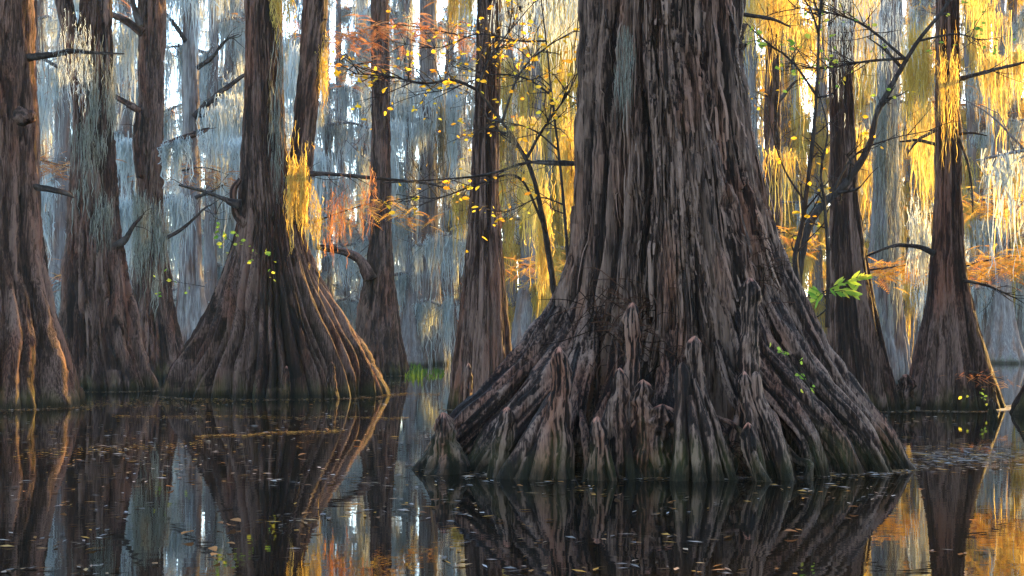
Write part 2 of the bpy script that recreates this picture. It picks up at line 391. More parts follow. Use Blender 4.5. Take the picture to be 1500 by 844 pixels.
# ------------------------------------------------------------------ moss
def strands(st, L, w, seed, S=9, sway=0.09, curl=1.0):
    """hanging ribbons: starts (N,3), lengths, widths"""
    g = np.random.default_rng(seed); n = len(st); st = np.asarray(st); L = np.asarray(L); w = np.asarray(w)
    t = np.linspace(0, 1, S)[None, :]
    off = np.cumsum(g.normal(0, 1, (n, S, 2)), 1)*(sway*L/np.sqrt(S)*0.45)[:, None, None]; off += g.normal(0, 1, (n, S, 2))*(curl*w)[:, None, None]*.8; off -= off[:, :1]
    c = np.zeros((n, S, 3)); c[..., :2] = st[:, None, :2]+off; c[..., 2] = st[:, 2:3]-L[:, None]*t+g.normal(0, .25, (n, S))*(L/S)[:, None]
    a = g.uniform(0, PI, (n, 1))+np.cumsum(g.normal(0, 0.5, (n, S)), 1)
    wd = w[:, None]*(0.35+0.65*np.sin(PI*np.clip(t*0.8+0.18, 0, 1)))*g.uniform(0.45, 1.35, (n, S)); wd[:, -1] *= 0.2
    side = np.stack([np.cos(a), np.sin(a), g.normal(0, 0.35, (n, S))], -1)*wd[..., None]*0.5
    V = np.stack([c-side, c+side], 2).reshape(-1, 3)
    b = (np.arange(n)*S*2)[:, None]+(np.arange(S-1)*2)[None]
    Q = np.stack([b, b+1, b+3, b+2], -1).reshape(-1, 4)
    tone = np.repeat(g.uniform(0, 1, n), S*2)*0.75+g.uniform(0, .25, n*S*2)
    return V, Q, {'tone': tone}

def beard(path, n_clump, per, Lr, w, seed, spread=0.12, jz=0.05, S=9):
    """clumps of strands along a line, each a pointed beard"""
    g = np.random.default_rng(seed); p = catmull(path, 80)
    ST, LL, WW = [], [], []
    for q in range(n_clump):
        c = p[g.integers(0, 80)]; L0 = g.uniform(*Lr)*g.uniform(0.5, 1.0)
        k = max(3, int(per*g.uniform(0.5, 1.5)))
        off = g.normal(0, 1, (k, 2))*spread*g.uniform(0.5, 1.2); d = np.hypot(off[:, 0], off[:, 1])/(spread*1.6)
        ST.append(np.stack([c[0]+off[:, 0], c[1]+off[:, 1], c[2]+g.normal(0, jz, k)], -1))
        LL.append(L0*np.clip(1.05-0.6*d, 0.15, 1)*g.uniform(0.35, 1.0, k)); WW.append(w*g.uniform(0.5, 1.4, k))
    return strands(np.vstack(ST), np.concatenate(LL), np.concatenate(WW), seed+1, S)

def on_trunk_moss(x0, x1, y0, y1, D, rad, n, Lr, w, seed):
    """strands lying on and beside a trunk's face"""
    g = np.random.default_rng(seed)
    k = max(8, n//14); ci = g.integers(0, k, n); cpx = g.uniform(x0, x1, k); cpy = y0+(y1-y0)*g.uniform(0, 1, k)**1.3
    px = np.clip(cpx[ci]+g.normal(0, 4.5, n), x0, x1); py = cpy[ci]+g.normal(0, 7, n)
    st = np.array([P(a, b, D-rad*math.sqrt(max(0., 1-((a-(x0+x1)/2)/((x1-x0)/2+.01))**2))-0.03) for a, b in zip(px, py)])
    return strands(st, g.uniform(*Lr, n), w*g.uniform(0.5, 1.4, n), seed+1, 8, 0.1)

def moss_thing(geo, label, mat='moss', group=None):
    V, Q, A = geo
    top = V[V[:, 2].argmax()]
    o = build('spanish_moss', V, Q, M[mat], None, attrs=A, loc=tuple(top))
    return tag(o, label, 'moss', group)

# feathery foliage of bald cypress
def sprays(centers, n_each, size, seed, droop=0.35):
    g = np.random.default_rng(seed); Vs, Ts = [], []
    allV = []; tone = []
    for c in centers:
        for q in range(n_each):
            az = g.uniform(0, 2*PI); d = np.array([math.cos(az), math.sin(az), g.uniform(-0.4, 0.25)]); d /= np.linalg.norm(d)
            o = np.asarray(c)+g.normal(0, 1, 3)*size*np.array([1.5, 1.2, 0.4]); ln = size*g.uniform(0.5, 1.3); tn = g.uniform(0, 1)
            sd_ = np.cross(d, [0, 0, 1]); sd_ /= np.linalg.norm(sd_)+1e-9
            k = 9
            for j in range(k):
                f = j/(k-1); b = o+d*ln*f+np.array([0, 0, -droop*ln*f*f]); wd = ln*0.30*math.sin(PI*min(1, 0.15+0.8*f))
                for s in (-1, 1):
                    tip = b+sd_*s*wd+d*wd*0.7+np.array([0, 0, -0.25*wd]); e = d*ln*0.055
                    allV += [b-e, tip, b+e]; tone += [tn]*3
    V = np.array(allV); T = np.arange(len(V)).reshape(-1, 3)
    return V, T, {'tone': np.array(tone)}

# ------------------------------------------------------------------ the great cypress in front
DM = 10.1; NR, NC = 560, 620
main = thing('cypress_tree', 'huge old cypress trunk with wide buttressed roots and shaggy grey-brown bark', 'tree', (P(968, 490, DM)[0], DM, 0))
prof = [(-200, 856, 1070), (0, 852, 1078), (100, 850, 1082), (240, 846, 1100), (330, 838, 1122), (420, 824, 1150), (480, 810, 1175),
        (540, 785, 1192), (590, 765, 1208), (640, 740, 1222), (690, 725, 1232), (740, 720, 1238)]
rid = [math.asin(max(-.98, min(.98, (x-966)/116))) for x in (858, 882, 912, 950, 1024, 1056, 1076)]+[2.0, 2.5, 3.0, 3.5, 4.1]
V, Q, A = trunk_mesh(prof, DM, 21, -260, nr=NR, nc=NC, k2=30, a1=(0.16, 0.10), a2=(0.06, 0.10), strip=(0.028, 1.05), bark=0.048/1.35,
                     yscale=0.38, ridges=rid, wob=0.10, flaremod=0.10, k=0.5)
trunk_main = build('trunk', V, Q, M['bark_main'], main, attrs=A)
roots = [
    ([(862, 330, 10.1), (838, 430, 10.05), (800, 510, 9.9), (728, 590, 9.7), (662, 652, 9.6), (608, 716, 9.5)], [10, 26, 38, 36, 30, 18]),
    ([(868, 400, 9.95), (842, 490, 9.75), (808, 565, 9.6), (740, 645, 9.5), (690, 716, 9.4)], [8, 24, 38, 36, 24]),
    ([(872, 420, 9.8), (858, 510, 9.55), (835, 600, 9.35), (800, 716, 9.2)], [8, 18, 24, 22]),
    ([(1080, 220, 10.1), (1108, 310, 9.98), (1150, 430, 9.85), (1222, 560, 9.7), (1288, 640, 9.6), (1335, 712, 9.5)], [6, 18, 24, 24, 21, 13]),
    ([(1076, 280, 10.0), (1100, 380, 9.8), (1140, 480, 9.65), (1200, 570, 9.5), (1262, 640, 9.4), (1300, 715, 9.3)], [5, 16, 22, 23, 20, 15]),
    ([(1060, 320, 9.85), (1080, 410, 9.68), (1115, 510, 9.5), (1175, 590, 9.35), (1225, 650, 9.25), (1255, 718, 9.2)], [5, 14, 20, 22, 20, 14]),
    ([(1066, 440, 9.55), (1100, 540, 9.4), (1150, 600, 9.25), (1185, 650, 9.15), (1206, 720, 9.1)], [5, 17, 20, 17, 13]),
    ([(1050, 500, 9.5), (1080, 580, 9.35), (1125, 630, 9.2), (1150, 722, 9.05)], [4, 14, 18, 15]),
    ([(1012, 480, 9.52), (1010, 570, 9.4), (1040, 640, 9.25), (1060, 720, 9.1)], [4, 17, 19, 16]),
    ([(975, 470, 9.52), (978, 560, 9.4), (968, 640, 9.25), (955, 720, 9.1)], [4, 18, 20, 16]),
    ([(905, 480, 9.55), (900, 570, 9.4), (880, 640, 9.25), (870, 720, 9.1)], [4, 18, 20, 16]),
]
for i, (pts, rp) in enumerate(roots):
    path = [P(*p) for p in pts]
    V, Q, A = tube(path, [r*9.6/F for r in rp], 64, 0.016, 50+i, n=150, lump=0.16, fluted=0.26)
    build('root', V, Q, M['bark_main'], main, attrs=A)
# peeling bark strips standing off the trunk
g = np.random.default_rng(5); VV, QQ = [], []; tn = []
me = trunk_main.data; co = np.empty(len(me.vertices)*3, np.float32); me.vertices.foreach_get('co', co); co = co.reshape(-1, 3)
no = np.empty(len(me.vertices)*3, np.float32); me.vertices.foreach_get('normal', no); no = no.reshape(-1, 3)
GR = co[:NR*NC].reshape(NR, NC, 3)
for q in range(800):
    c = int(g.normal(0, 93)) % NC; r0 = int(g.uniform(130, NR-40)); ln = int(g.uniform(20, 85)); r1 = min(r0+ln, NR-2)
    idx = np.arange(r0, r1, 3); pth = GR[idx, c]
    if len(pth) < 3: continue
    cen = GR[idx].mean(1); out = pth-cen; out[:, 2] = 0; out /= np.linalg.norm(out, axis=1)[:, None]
    tan = np.stack([-out[:, 1], out[:, 0], np.zeros(len(out))], -1)
    f = np.linspace(0, 1, len(pth))[:, None]
    lift = 0.010+g.uniform(0.0, 0.035)*((1-f)**2 if g.random() < .75 else f**2)
    wd = g.uniform(0.004, 0.014)*np.sin(PI*np.clip(f*.9+.1, 0, 1))**.5
    drift = g.normal(0, 0.012)*f
    b = len(VV) and sum(len(v) for v in VV) or 0
    a1_, a2_ = pth+out*lift+tan*(drift-wd), pth+out*(lift+0.006)+tan*(drift+wd)
    VV.append(np.stack([a1_, a2_], 1).reshape(-1, 3)); k = len(pth)
    ii = b+np.arange(k-1)*2; QQ.append(np.stack([ii, ii+1, ii+3, ii+2], -1)); tn.append(np.full(2*k, g.uniform(0.35, 1.1)))
tag(build('loose_bark', np.vstack(VV), np.vstack(QQ), M['bark_main'], trunk_main, attrs={'tone': np.concatenate(tn)}), kind='stuff')
branch(main, [(852, 240, 9.95), (800, 238, 10.0), (765, 240, 10.2), (700, 258, 10.3), (560, 268, 10.5)], [4.5, 3, 2.2, 1.6, .7], seed=3, twigs=10)
branch(main, [(1078, 20, 10), (1130, 28, 10.1), (1158, 40, 10.2)], [3.5, 2.5, 1.0], seed=4, twigs=4)

# ------------------------------------------------------------------ cypress knees
def knee_mesh(prof, D, seed, nr=70, nc=48, lump=0.16, k2=7, fl=0.22, bark=0.011, tip=True):
    ys = np.array([p[0] for p in prof], float); l = np.array([p[1] for p in prof], float); r = np.array([p[2] for p in prof], float)
    zz = CAM+(HY-ys)*D/F; o = np.argsort(zz); zt = zz.max()
    t = np.linspace(0, 1, nr); z = -0.15+(zt+0.15)*(1-(1-t)**1.25)
    hw = np.interp(z, zz[o], ((r-l)/2)[o])*D/F; hw = smooth1(hw, 5)
    cx = (smooth1(np.interp(z, zz[o], ((l+r)/2)[o]), 7)-CX)*D/F+0.25*hw*vnoise(z*5, seed, 0, 4)*np.clip(z/.2, 0, 1)
    top = np.clip((zt-z)/0.09, 0, 1); hw = hw*np.clip(1-(1-top)**2, 0, 1)**.6+0.001
    a = np.linspace(0, 2*PI, nc, endpoint=False); A_, Z = np.meshgrid(a, z); R = hw[:, None]
    h = (z/zt)[:, None]
    f, _ = flute(A_+0.25*vnoise(np.cos(A_)*1.3, np.sin(A_)*1.3, Z*3, seed), ridge_set(k2, 0.33, seed))
    lm = vnoise(np.cos(A_)*1.4, np.sin(A_)*1.4, Z*14, seed+1)+0.5*vnoise(np.cos(A_)*3, np.sin(A_)*3, Z*30, seed+2)
    kn1, kn2, knid = worley(A_*1.6+seed, Z*16, seed+6); lm = lm+1.3*(.55-kn1)*np.clip(h*1.6-.2, 0, 1)
    rad = R*(1+fl*(1-0.55*h)*(f-1)+lump*2.1*lm*(0.4+0.6*h))
    R0 = max(hw.mean(), .03); uu = A_*R0/0.014; g1, g2, gid = worley(uu, Z/0.22+2*_h(np.floor(uu), np.zeros(uu.shape), np.zeros(uu.shape), seed), seed)
    rad = rad+bark*(np.clip((g2-g1)*2, 0, 1)-.5+.8*(gid-.5))*np.clip(R/0.05, .2, 1)
    V = np.stack([cx[:, None]+rad*np.sin(A_), D-rad*np.cos(A_)*0.85, Z], -1).reshape(-1, 3)
    V = np.vstack([V, [[cx[-1], D, zt+0.004]]]); nv = nr*nc; c0 = np.arange(nc)
    T = np.stack([(nr-1)*nc+c0, (nr-1)*nc+(c0+1) % nc, np.full(nc, nv)], -1)
    tp = np.clip(1-(zt-Z-0.03*vnoise(A_*2, 0, Z*30, seed))/0.022, 0, 1)*0.55 if tip else np.zeros(Z.shape)
    return V, [grid_quads(nr, nc), T], {'tone': np.append(gid.ravel(), .5), 'tip': np.append(tp.ravel(), 0.4 if tip else 0)}

def knee(prof, D, seed, label=None, parent=None, group=None, extra=(), mat='bark_main', **kw):
    V, Q, A = knee_mesh(prof, D, seed, **kw)
    parts = [(V, Q, A)]
    for pts, rp in extra:      # splayed feet or twin tops grown into the knee
        v, q, a = tube([P(*p) for p in pts], [r*D/F for r in rp], 20, 0.006, seed+len(parts), n=46, lump=0.2, fluted=0.15)
        a['tip'] = np.zeros(len(v)); parts.append((v, q, a))
    V, Q, A = join(parts)
    if parent is not None:
        return build('knee', V, Q, M[mat], parent, attrs=A)
    base = (V[:, 0].mean(), D, 0)
    o = build('cypress_knee', V, Q, M[mat], None, attrs=A, loc=base)
    return tag(o, label, 'cypress knee', group)

knee([(508, 812, 829), (530, 808, 834), (560, 810, 833), (600, 804, 837), (650, 803, 836), (700, 800, 840), (740, 798, 842)], 8.95, 61,
     'tall knobbly cypress knee with broad smooth apron root sweeping down one side', lump=0.12, k2=4,
     extra=[([(822, 560, 9.0), (800, 605, 9.02), (772, 655, 9.0), (735, 716, 8.95)], [6, 13, 19, 17]), ([(818, 580, 8.98), (803, 640, 8.96), (782, 720, 8.92)], [6, 16, 20]),
            ([(814, 590, 8.98), (790, 650, 8.97), (760, 718, 8.93)], [6, 15, 19])])
knee([(443, 918, 933), (470, 915, 935), (510, 917, 937), (560, 914, 938), (600, 917, 943), (660, 912, 948), (720, 905, 955)], 9.2, 62, 'slender dark cypress knee rising against the root mat on the great trunk', lump=0.16, k2=4)
knee([(539, 900, 914), (560, 896, 918), (600, 893, 919), (650, 892, 922), (720, 888, 926)], 8.98, 63, 'narrow upright cypress knee with a knobbly blunt head', k2=4,
     extra=[([(900, 575, 8.98), (882, 640, 8.95), (868, 718, 8.9)], [4, 9, 11]), ([(912, 600, 8.96), (920, 660, 8.92), (928, 720, 8.88)], [4, 8, 9])])
knee([(492, 1010, 1026), (515, 1006, 1029), (545, 1008, 1028), (590, 1004, 1030), (640, 1003, 1032), (725, 1000, 1040)], 8.95, 64,
     'tall twin-topped cypress knee with four splayed rope-like feet', lump=0.16, k2=4,
     extra=[([(1000, 530, 8.9), (1000, 540, 8.9), (1001, 562, 8.9), (999, 640, 8.86), (994, 724, 8.8)], [2, 10, 13, 12, 13]), ([(1015, 555, 8.9), (1032, 620, 8.86), (1052, 722, 8.8)], [5, 9, 12]),
            ([(1022, 550, 8.95), (1046, 620, 8.92), (1078, 722, 8.85)], [4, 7, 10]), ([(1008, 580, 8.86), (1018, 640, 8.8), (1026, 724, 8.75)], [5, 9, 11])])
knee([(407, 1089, 1107), (430, 1085, 1111), (480, 1087, 1109), (530, 1083, 1113), (580, 1080, 1118), (650, 1078, 1125), (720, 1075, 1130)], 9.2, 65, 'thick dark cypress knee pressed against the sweeping roots, tallest of all', lump=0.15, k2=5)
knee([(544, 1084, 1099), (565, 1082, 1104), (600, 1090, 1114), (650, 1104, 1130), (720, 1124, 1150)], 8.93, 66, 'forked cypress knee with pale peeled crest between rope-like roots',
     extra=[([(1107, 544, 8.93), (1108, 552, 8.93), (1112, 585, 8.93), (1134, 640, 8.88), (1158, 720, 8.83)], [1.5, 7, 9, 11, 11]), ([(1092, 590, 8.88), (1104, 640, 8.84), (1118, 722, 8.78)], [5, 8, 9])], lump=0.13, k2=4)
knee([(619, 1090, 1104), (640, 1087, 1106), (670, 1092, 1110), (720, 1108, 1126)], 8.78, 67, 'short crooked cypress knee with pink tip leaning over the water', k2=4, extra=[([(1098, 655, 8.78), (1114, 690, 8.75), (1134, 720, 8.72)], [6, 6, 5])])
knee([(610, 869, 884), (635, 866, 889), (680, 864, 890), (725, 860, 896)], 8.85, 68, 'stubby pointed cypress knee standing before the centre roots', k2=4, extra=[([(883, 635, 8.85), (892, 680, 8.83), (902, 722, 8.8)], [4, 7, 8])])
knee([(604, 641, 659), (630, 638, 664), (660, 634, 676), (690, 622, 690), (725, 616, 698)], 9.3, 69, 'squat dark cypress knee at the outer end of the long straight root', lump=.22, k2=5)
knee([(596, 736, 752), (620, 733, 755), (660, 722, 750), (720, 708, 742)], 9.05, 70, 'small leaning cypress knee growing beside the long straight root', lump=0.2, k2=4)
knee([(556, 932, 949), (590, 926, 952), (640, 922, 956), (720, 915, 962)], 9.0, 71, 'low lumpy cypress knee in the dark hollow of the roots', lump=0.26, k2=4)
knee([(592, 956, 984), (625, 948, 988), (680, 946, 990), (720, 940, 995)], 9.02, 72, 'rounded reddish cypress knee tucked beside the twin-topped one', lump=0.3, k2=5)
knee([(532, 682, 689), (560, 680, 691), (606, 678, 693), (625, 676, 694)], 14.6, 73, 'thin spike-like cypress knee standing in front of the slender trunk', lump=0.1)
knee([(548, 1318, 1334), (565, 1314, 1338), (590, 1312, 1340), (615, 1312, 1340)], 17.0, 74, 'blunt red-brown cypress knee between two fluted trunks', lump=0.22, mat='bark')

# small crooked roots between the knees
g = np.random.default_rng(44)
for q in range(26):
    x0 = g.uniform(850, 1180); y0 = g.uniform(590, 660)+max(0, x0-1080)*.05; x1 = x0+g.normal(0, 28); x2 = x1+g.normal(0, 18); d0 = g.uniform(9.05, 9.3)
    r = g.uniform(3, 8)
    V, Q, A = tube([P(x0, y0, d0+.15), P((x0+x1)/2+g.normal(0, 6), y0+22, d0), P(x1, 682, d0-.12), P(x2, 722, d0-.2)], [r*.5*d0/F, r*d0/F, r*d0/F, r*.9*d0/F], 16, .005, 600+q, n=40, lump=.3, fluted=.2)
    build('root', V, Q, M['bark_main'], main, attrs=A)
# matted rootlets on the great trunk and litter in its hollows
def fibres(n, box, D, depth, seed, ln=(0.05, 0.25), w=0.003, up=False):
    g = np.random.default_rng(seed); parts = []
    for q in range(n):
        px = (box[0]+box[2])/2+g.normal(0, .32)*(box[2]-box[0]); py = (box[1]+box[3])/2+g.normal(0, .32)*(box[3]-box[1]); a = P(px, py, D+g.uniform(-depth, depth))
        L = g.uniform(*ln); d = g.normal(0, 1, 3)*np.array([1, .25, .8]); d /= np.linalg.norm(d)
        b = a+d*L*.5+g.normal(0, .02, 3); c = a+d*L+np.array([0, 0, -.3*L])+g.normal(0, .02, 3)
        v, qd, at = tube([a, b, c], [w, w, w*.4], 3, n=6); at['tone'] = np.full(len(v), g.uniform(0, 1)); parts.append((v, qd, at))
    return join(parts)
V, Q, A = join([fibres(80, (860, 420, 950, 480), 9.5, .06, 1, (.08, .35), .004), fibres(60, (880, 480, 990, 560), 9.4, .05, 2, (.05, .25), .004), fibres(160, (860, 640, 1000, 700), 9.1, .1, 3), fibres(36, (1110, 360, 1140, 430), 9.62, .05, 4),
                fibres(120, (1040, 650, 1100, 700), 9.05, .08, 6)])
tag(build('root_mat', V, Q, M['fibre'], trunk_main, attrs=A), kind='stuff')

# ------------------------------------------------------------------ the other cypress trees
def cypress(label, prof, D, seed, top=-160, mat='bark', **kw):
    ys = prof[-1]; t = thing('cypress_tree', label, 'tree', (P((ys[1]+ys[2])/2, 490, D)[0], D, 0))
    V, Q, A = trunk_mesh(prof, D, seed, top, **kw)
    t['trunk'] = build('trunk', V, Q, M[mat], t, attrs=A)
    return t

t1 = cypress('massive red-brown cypress with a knot and a thin sunlit edge, cut by the frame', [(-100, -88, 42), (0, -86, 46), (150, -86, 50), (300, -88, 55), (400, -96, 66), (470, -112, 84), (520, -135, 102), (570, -152, 116), (600, -162, 121)],
             17.9, 31, k1=9, k2=20, a1=(0.05, 0.2), a2=(0.02, 0.14), bark=0.02, strip=(0.06, 0.8))
branch(t1, [(20, 86, 18.0), (50, 83, 17.7), (75, 80, 17.6), (105, 75, 17.5), (130, 77, 17.5), (182, 79, 17.5)], [6, 5, 4.5, 4, 3, 1.0], 17.6, seed=11)
branch(t1, [(25, 268, 18), (55, 274, 17.8), (80, 279, 17.7), (98, 284, 17.7), (108, 290, 17.7)], [7, 5, 4.5, 3.5, .8], 17.7, seed=12, nseg=10)
V, Q, A = tube([P(30, 172, 17.35), P(40, 170, 17.2), P(44, 172, 17.1)], [.1, .1, .05], 20, .015, 5, n=16, lump=.3); build('knot', V, Q, M['bark'], t1['trunk'], attrs=A)

t2 = cypress('twin-stemmed cypress with grey moss trailing down its shaggy trunk', [(-100, 122, 160), (0, 122, 162), (80, 110, 163), (200, 108, 166), (300, 104, 170), (400, 95, 186), (500, 87, 202), (545, 84, 216), (572, 82, 224)],
             23.0, 32, k1=8, k2=16, a1=(0.08, 0.22), a2=(0.03, 0.14), bark=0.028, strip=(0.07, 0.7))
branch(t2, [(122, 150), (112, 95), (104, 50), (94, 0), (84, -80), (78, -150)], [14, 13, 12, 12, 11, 9], 22.9, name='stem', mat='bark', nseg=28, bark=.02, seed=13, lump=.1)
branch(t2, [(160, 365), (182, 352), (196, 330), (208, 318)], [7, 5, 3, 1], 22.8, seed=14, twigs=4)

t3 = cypress('straight cypress with several stubby dead limbs behind the twin-stemmed one', [(-100, 206, 240), (0, 204, 240), (150, 205, 238), (290, 202, 236), (350, 200, 240), (420, 196, 250), (490, 192, 264), (558, 186, 278)],
             28.5, 33, k1=8, k2=15, bark=0.025, strip=(0.07, 0.8), nr=160, nc=140)
for pts, rp, sd in (([(208, 48), (185, 31), (160, 20)], [7, 5.5, 4], 1), ([(206, 163), (185, 151), (163, 137)], [5.5, 4.5, 3], 2), ([(236, 216), (265, 204), (295, 193)], [5.5, 5, 4.5], 3),
                    ([(206, 40), (196, 10), (190, -30)], [5, 4, 3], 4), ([(205, 260), (199, 210), (202, 168)], [6, 5, 4], 5), ([(238, 352), (270, 333), (299, 306)], [3, 2.5, 1.5], 6)):
    branch(t3, pts+[(2*pts[-1][0]-pts[-2][0]-(pts[-1][0]-pts[-2][0])*.6, pts[-1][1]-6)], rp+[.8], 28.2, seed=20+sd, nseg=10, twigs=5, mat='bark' if rp[0] > 5 else 'twig')

t4 = cypress('forked cypress with a broad skirt of cord-like flutes and moss tinted sunlit gold', [(-100, 360, 408), (0, 361, 412), (120, 361, 413), (220, 355, 418), (265, 351, 432), (310, 350, 441), (350, 344, 446), (400, 329, 466), (450, 309, 496), (500, 284, 530), (550, 260, 556), (582, 248, 567)],
             21.0, 34, nr=300, nc=300, k1=13, k2=42, a1=(0.06, 0.17), a2=(0.02, 0.27), bark=0.013, strip=(0.07, 0.8), wob=0.16, yscale=0.75)
branch(t4, [(432, 330), (436, 290), (441, 240), (449, 150), (459, 50), (466, -60), (470, -160)], [20, 18, 16, 16, 17, 16, 13], 20.9, name='stem', mat='bark', nseg=40, bark=.022, seed=16, lump=.08)
branch(t4, [(418, 268), (440, 256), (480, 255), (540, 260), (620, 268), (655, 276)], [7, 4.5, 3, 2.5, 2, 1], 20.5, seed=17, twigs=12)
branch(t4, [(352, 300), (338, 296), (325, 290), (290, 278), (262, 271)], [9, 6, 3, 2.5, 1.2], 20.6, seed=18, twigs=5)
branch(t4, [(362, 330), (345, 312), (342, 280), (352, 262)], [7, 6, 5, 3], 20.7, mat='bark', seed=19, nseg=14, name='burl')
knee([(530, 482, 490), (550, 480, 492), (580, 478, 496), (590, 476, 498)], 20.0, 75, parent=t4, mat='bark')
knee([(536, 417, 422), (560, 415, 424), (590, 414, 425)], 19.9, 76, parent=t4, mat='bark')

t5 = cypress('grey cypress with a swollen base and a crooked arching limb in the haze', [(-100, 545, 568), (0, 544, 569), (200, 545, 571), (350, 543, 573), (400, 535, 577), (450, 525, 582), (500, 517, 590), (550, 512, 598)],
             31.4, 35, k1=8, k2=16, bark=0.016, nr=160, nc=140, a1=(.03, .1), a2=(.01, .1))
branch(t5, [(542, 410), (533, 390), (522, 377), (500, 368), (464, 362)], [10, 8, 7, 5.5, 4], 31, mat='bark', seed=21, nseg=14)

t6 = cypress('slender dark conical cypress rising straight beside the great trunk', [(-100, 702, 734), (0, 700, 733), (100, 698, 732), (200, 695, 729), (300, 690, 731), (400, 680, 739), (500, 668, 749), (560, 658, 754), (603, 652, 758)],
             17.3, 36, k1=8, k2=14, a1=(.05, .14), a2=(.04, .1), bark=0.014, strip=(.035, .9), nr=200, nc=150)
branch(t6, [(731, 28), (770, 10), (812, -4)], [5, 4.5, 3.5], 17.2, seed=22, mat='bark')

t8 = cypress('tall red-brown cypress behind the tangled saplings, half hidden by the great roots', [(-100, 1216, 1246), (0, 1215, 1246), (200, 1217, 1251), (300, 1217, 1258), (400, 1214, 1271), (500, 1213, 1291), (560, 1214, 1306), (606, 1216, 1320)],
             17.0, 38, k1=8, k2=13, a1=(.05, .14), a2=(.03, .1), bark=0.013, strip=(.04, .8), nr=200, nc=150)
t9 = cypress('pale moss-covered cypress leaning between two red-brown trunks', [(-100, 1296, 1324), (0, 1292, 1320), (200, 1284, 1313), (400, 1272, 1316), (500, 1268, 1328), (566, 1262, 1342)],
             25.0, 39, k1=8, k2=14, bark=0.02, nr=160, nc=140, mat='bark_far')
t10 = cypress('red-brown cypress with evenly flaring fluted foot on the muddy bank', [(-100, 1373, 1402), (0, 1372, 1404), (200, 1371, 1405), (300, 1370, 1408), (350, 1367, 1410), (400, 1362, 1414), (450, 1356, 1426), (500, 1345, 1440), (550, 1334, 1458), (600, 1322, 1478)],
              17.4, 40, k1=7, k2=13, a1=(.05, .15), a2=(.03, .14), bark=0.012, strip=(.035, .8), nr=210, nc=160)
branch(t10, [(1369, 372), (1345, 362), (1310, 360), (1266, 377)], [4.5, 3.5, 2.8, 1.5], 17.2, seed=23)
branch(t10, [(1404, 116), (1450, 104), (1505, 90), (1560, 70)], [3.5, 2.5, 1.8, 1], 17.3, seed=24, twigs=8)
branch(t10, [(1403, 198), (1418, 240), (1424, 280), (1425, 312)], [2.2, 1.8, 1.4, .8], 17.2, seed=25)
branch(t10, [(1405, 196), (1425, 195), (1446, 199)], [2.2, 1.6, .8], 17.2, seed=26)
branch(t10, [(1372, 212), (1345, 206), (1318, 208)], [2.5, 2, 1], 17.2, seed=27)
branch(t10, [(1372, 190), (1345, 205), (1330, 225)], [2.5, 2, 1], 17.2, seed=28)
branch(t10, [(1410, 410), (1450, 420), (1490, 438)], [2.5, 2, 1], 17.2, seed=29, twigs=10)
t11 = cypress('dark cypress whose flaring foot just enters the frame over water', [(-100, 1560, 1610), (300, 1556, 1616), (450, 1540, 1630), (520, 1520, 1650), (570, 1500, 1672), (612, 1484, 1690)],
              16.0, 41, k1=8, k2=15, bark=0.016, nr=160, nc=140)

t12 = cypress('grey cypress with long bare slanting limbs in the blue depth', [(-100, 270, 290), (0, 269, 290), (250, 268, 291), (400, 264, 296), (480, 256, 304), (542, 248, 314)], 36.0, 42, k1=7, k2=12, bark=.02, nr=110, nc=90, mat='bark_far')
for pts, rp, sd in (([(284, 172), (310, 146), (352, 114), (372, 104)], [5, 4.5, 3, .8], 1), ([(288, 170), (320, 167), (358, 164), (370, 160)], [3, 2.6, 2, .7], 2), ([(288, 100), (310, 85), (330, 60), (350, 50)], [3.5, 3, 2, .7], 3), ([(272, 60), (255, 35), (235, 10)], [3.5, 3, 1], 4), ([(286, 290), (310, 280), (332, 268)], [3, 2, .7], 5)):
    branch(t12, pts, rp, 35.6, seed=70+sd, twigs=7)
t13 = cypress('thin cypress catching gold light close to the great trunk', [(-100, 1124, 1142), (0, 1123, 1142), (250, 1120, 1143), (400, 1115, 1147), (480, 1108, 1155), (552, 1098, 1166)], 30.0, 43, k1=7, k2=12, bark=.018, nr=110, nc=90)
branch(t13, [(1140, 150), (1165, 120), (1185, 115)], [3, 2, .7], 29.7, seed=81, twigs=6)
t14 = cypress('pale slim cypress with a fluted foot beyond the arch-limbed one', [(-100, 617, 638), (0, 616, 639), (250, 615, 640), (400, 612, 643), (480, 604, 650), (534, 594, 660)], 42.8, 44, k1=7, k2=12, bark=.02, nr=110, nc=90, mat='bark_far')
branch(t14, [(616, 250), (600, 225), (592, 195)], [3.5, 2.5, .8], 42.4, seed=82, twigs=6)
branch(t14, [(638, 180), (660, 160), (690, 150)], [3, 2.2, .8], 42.4, seed=83, twigs=6)

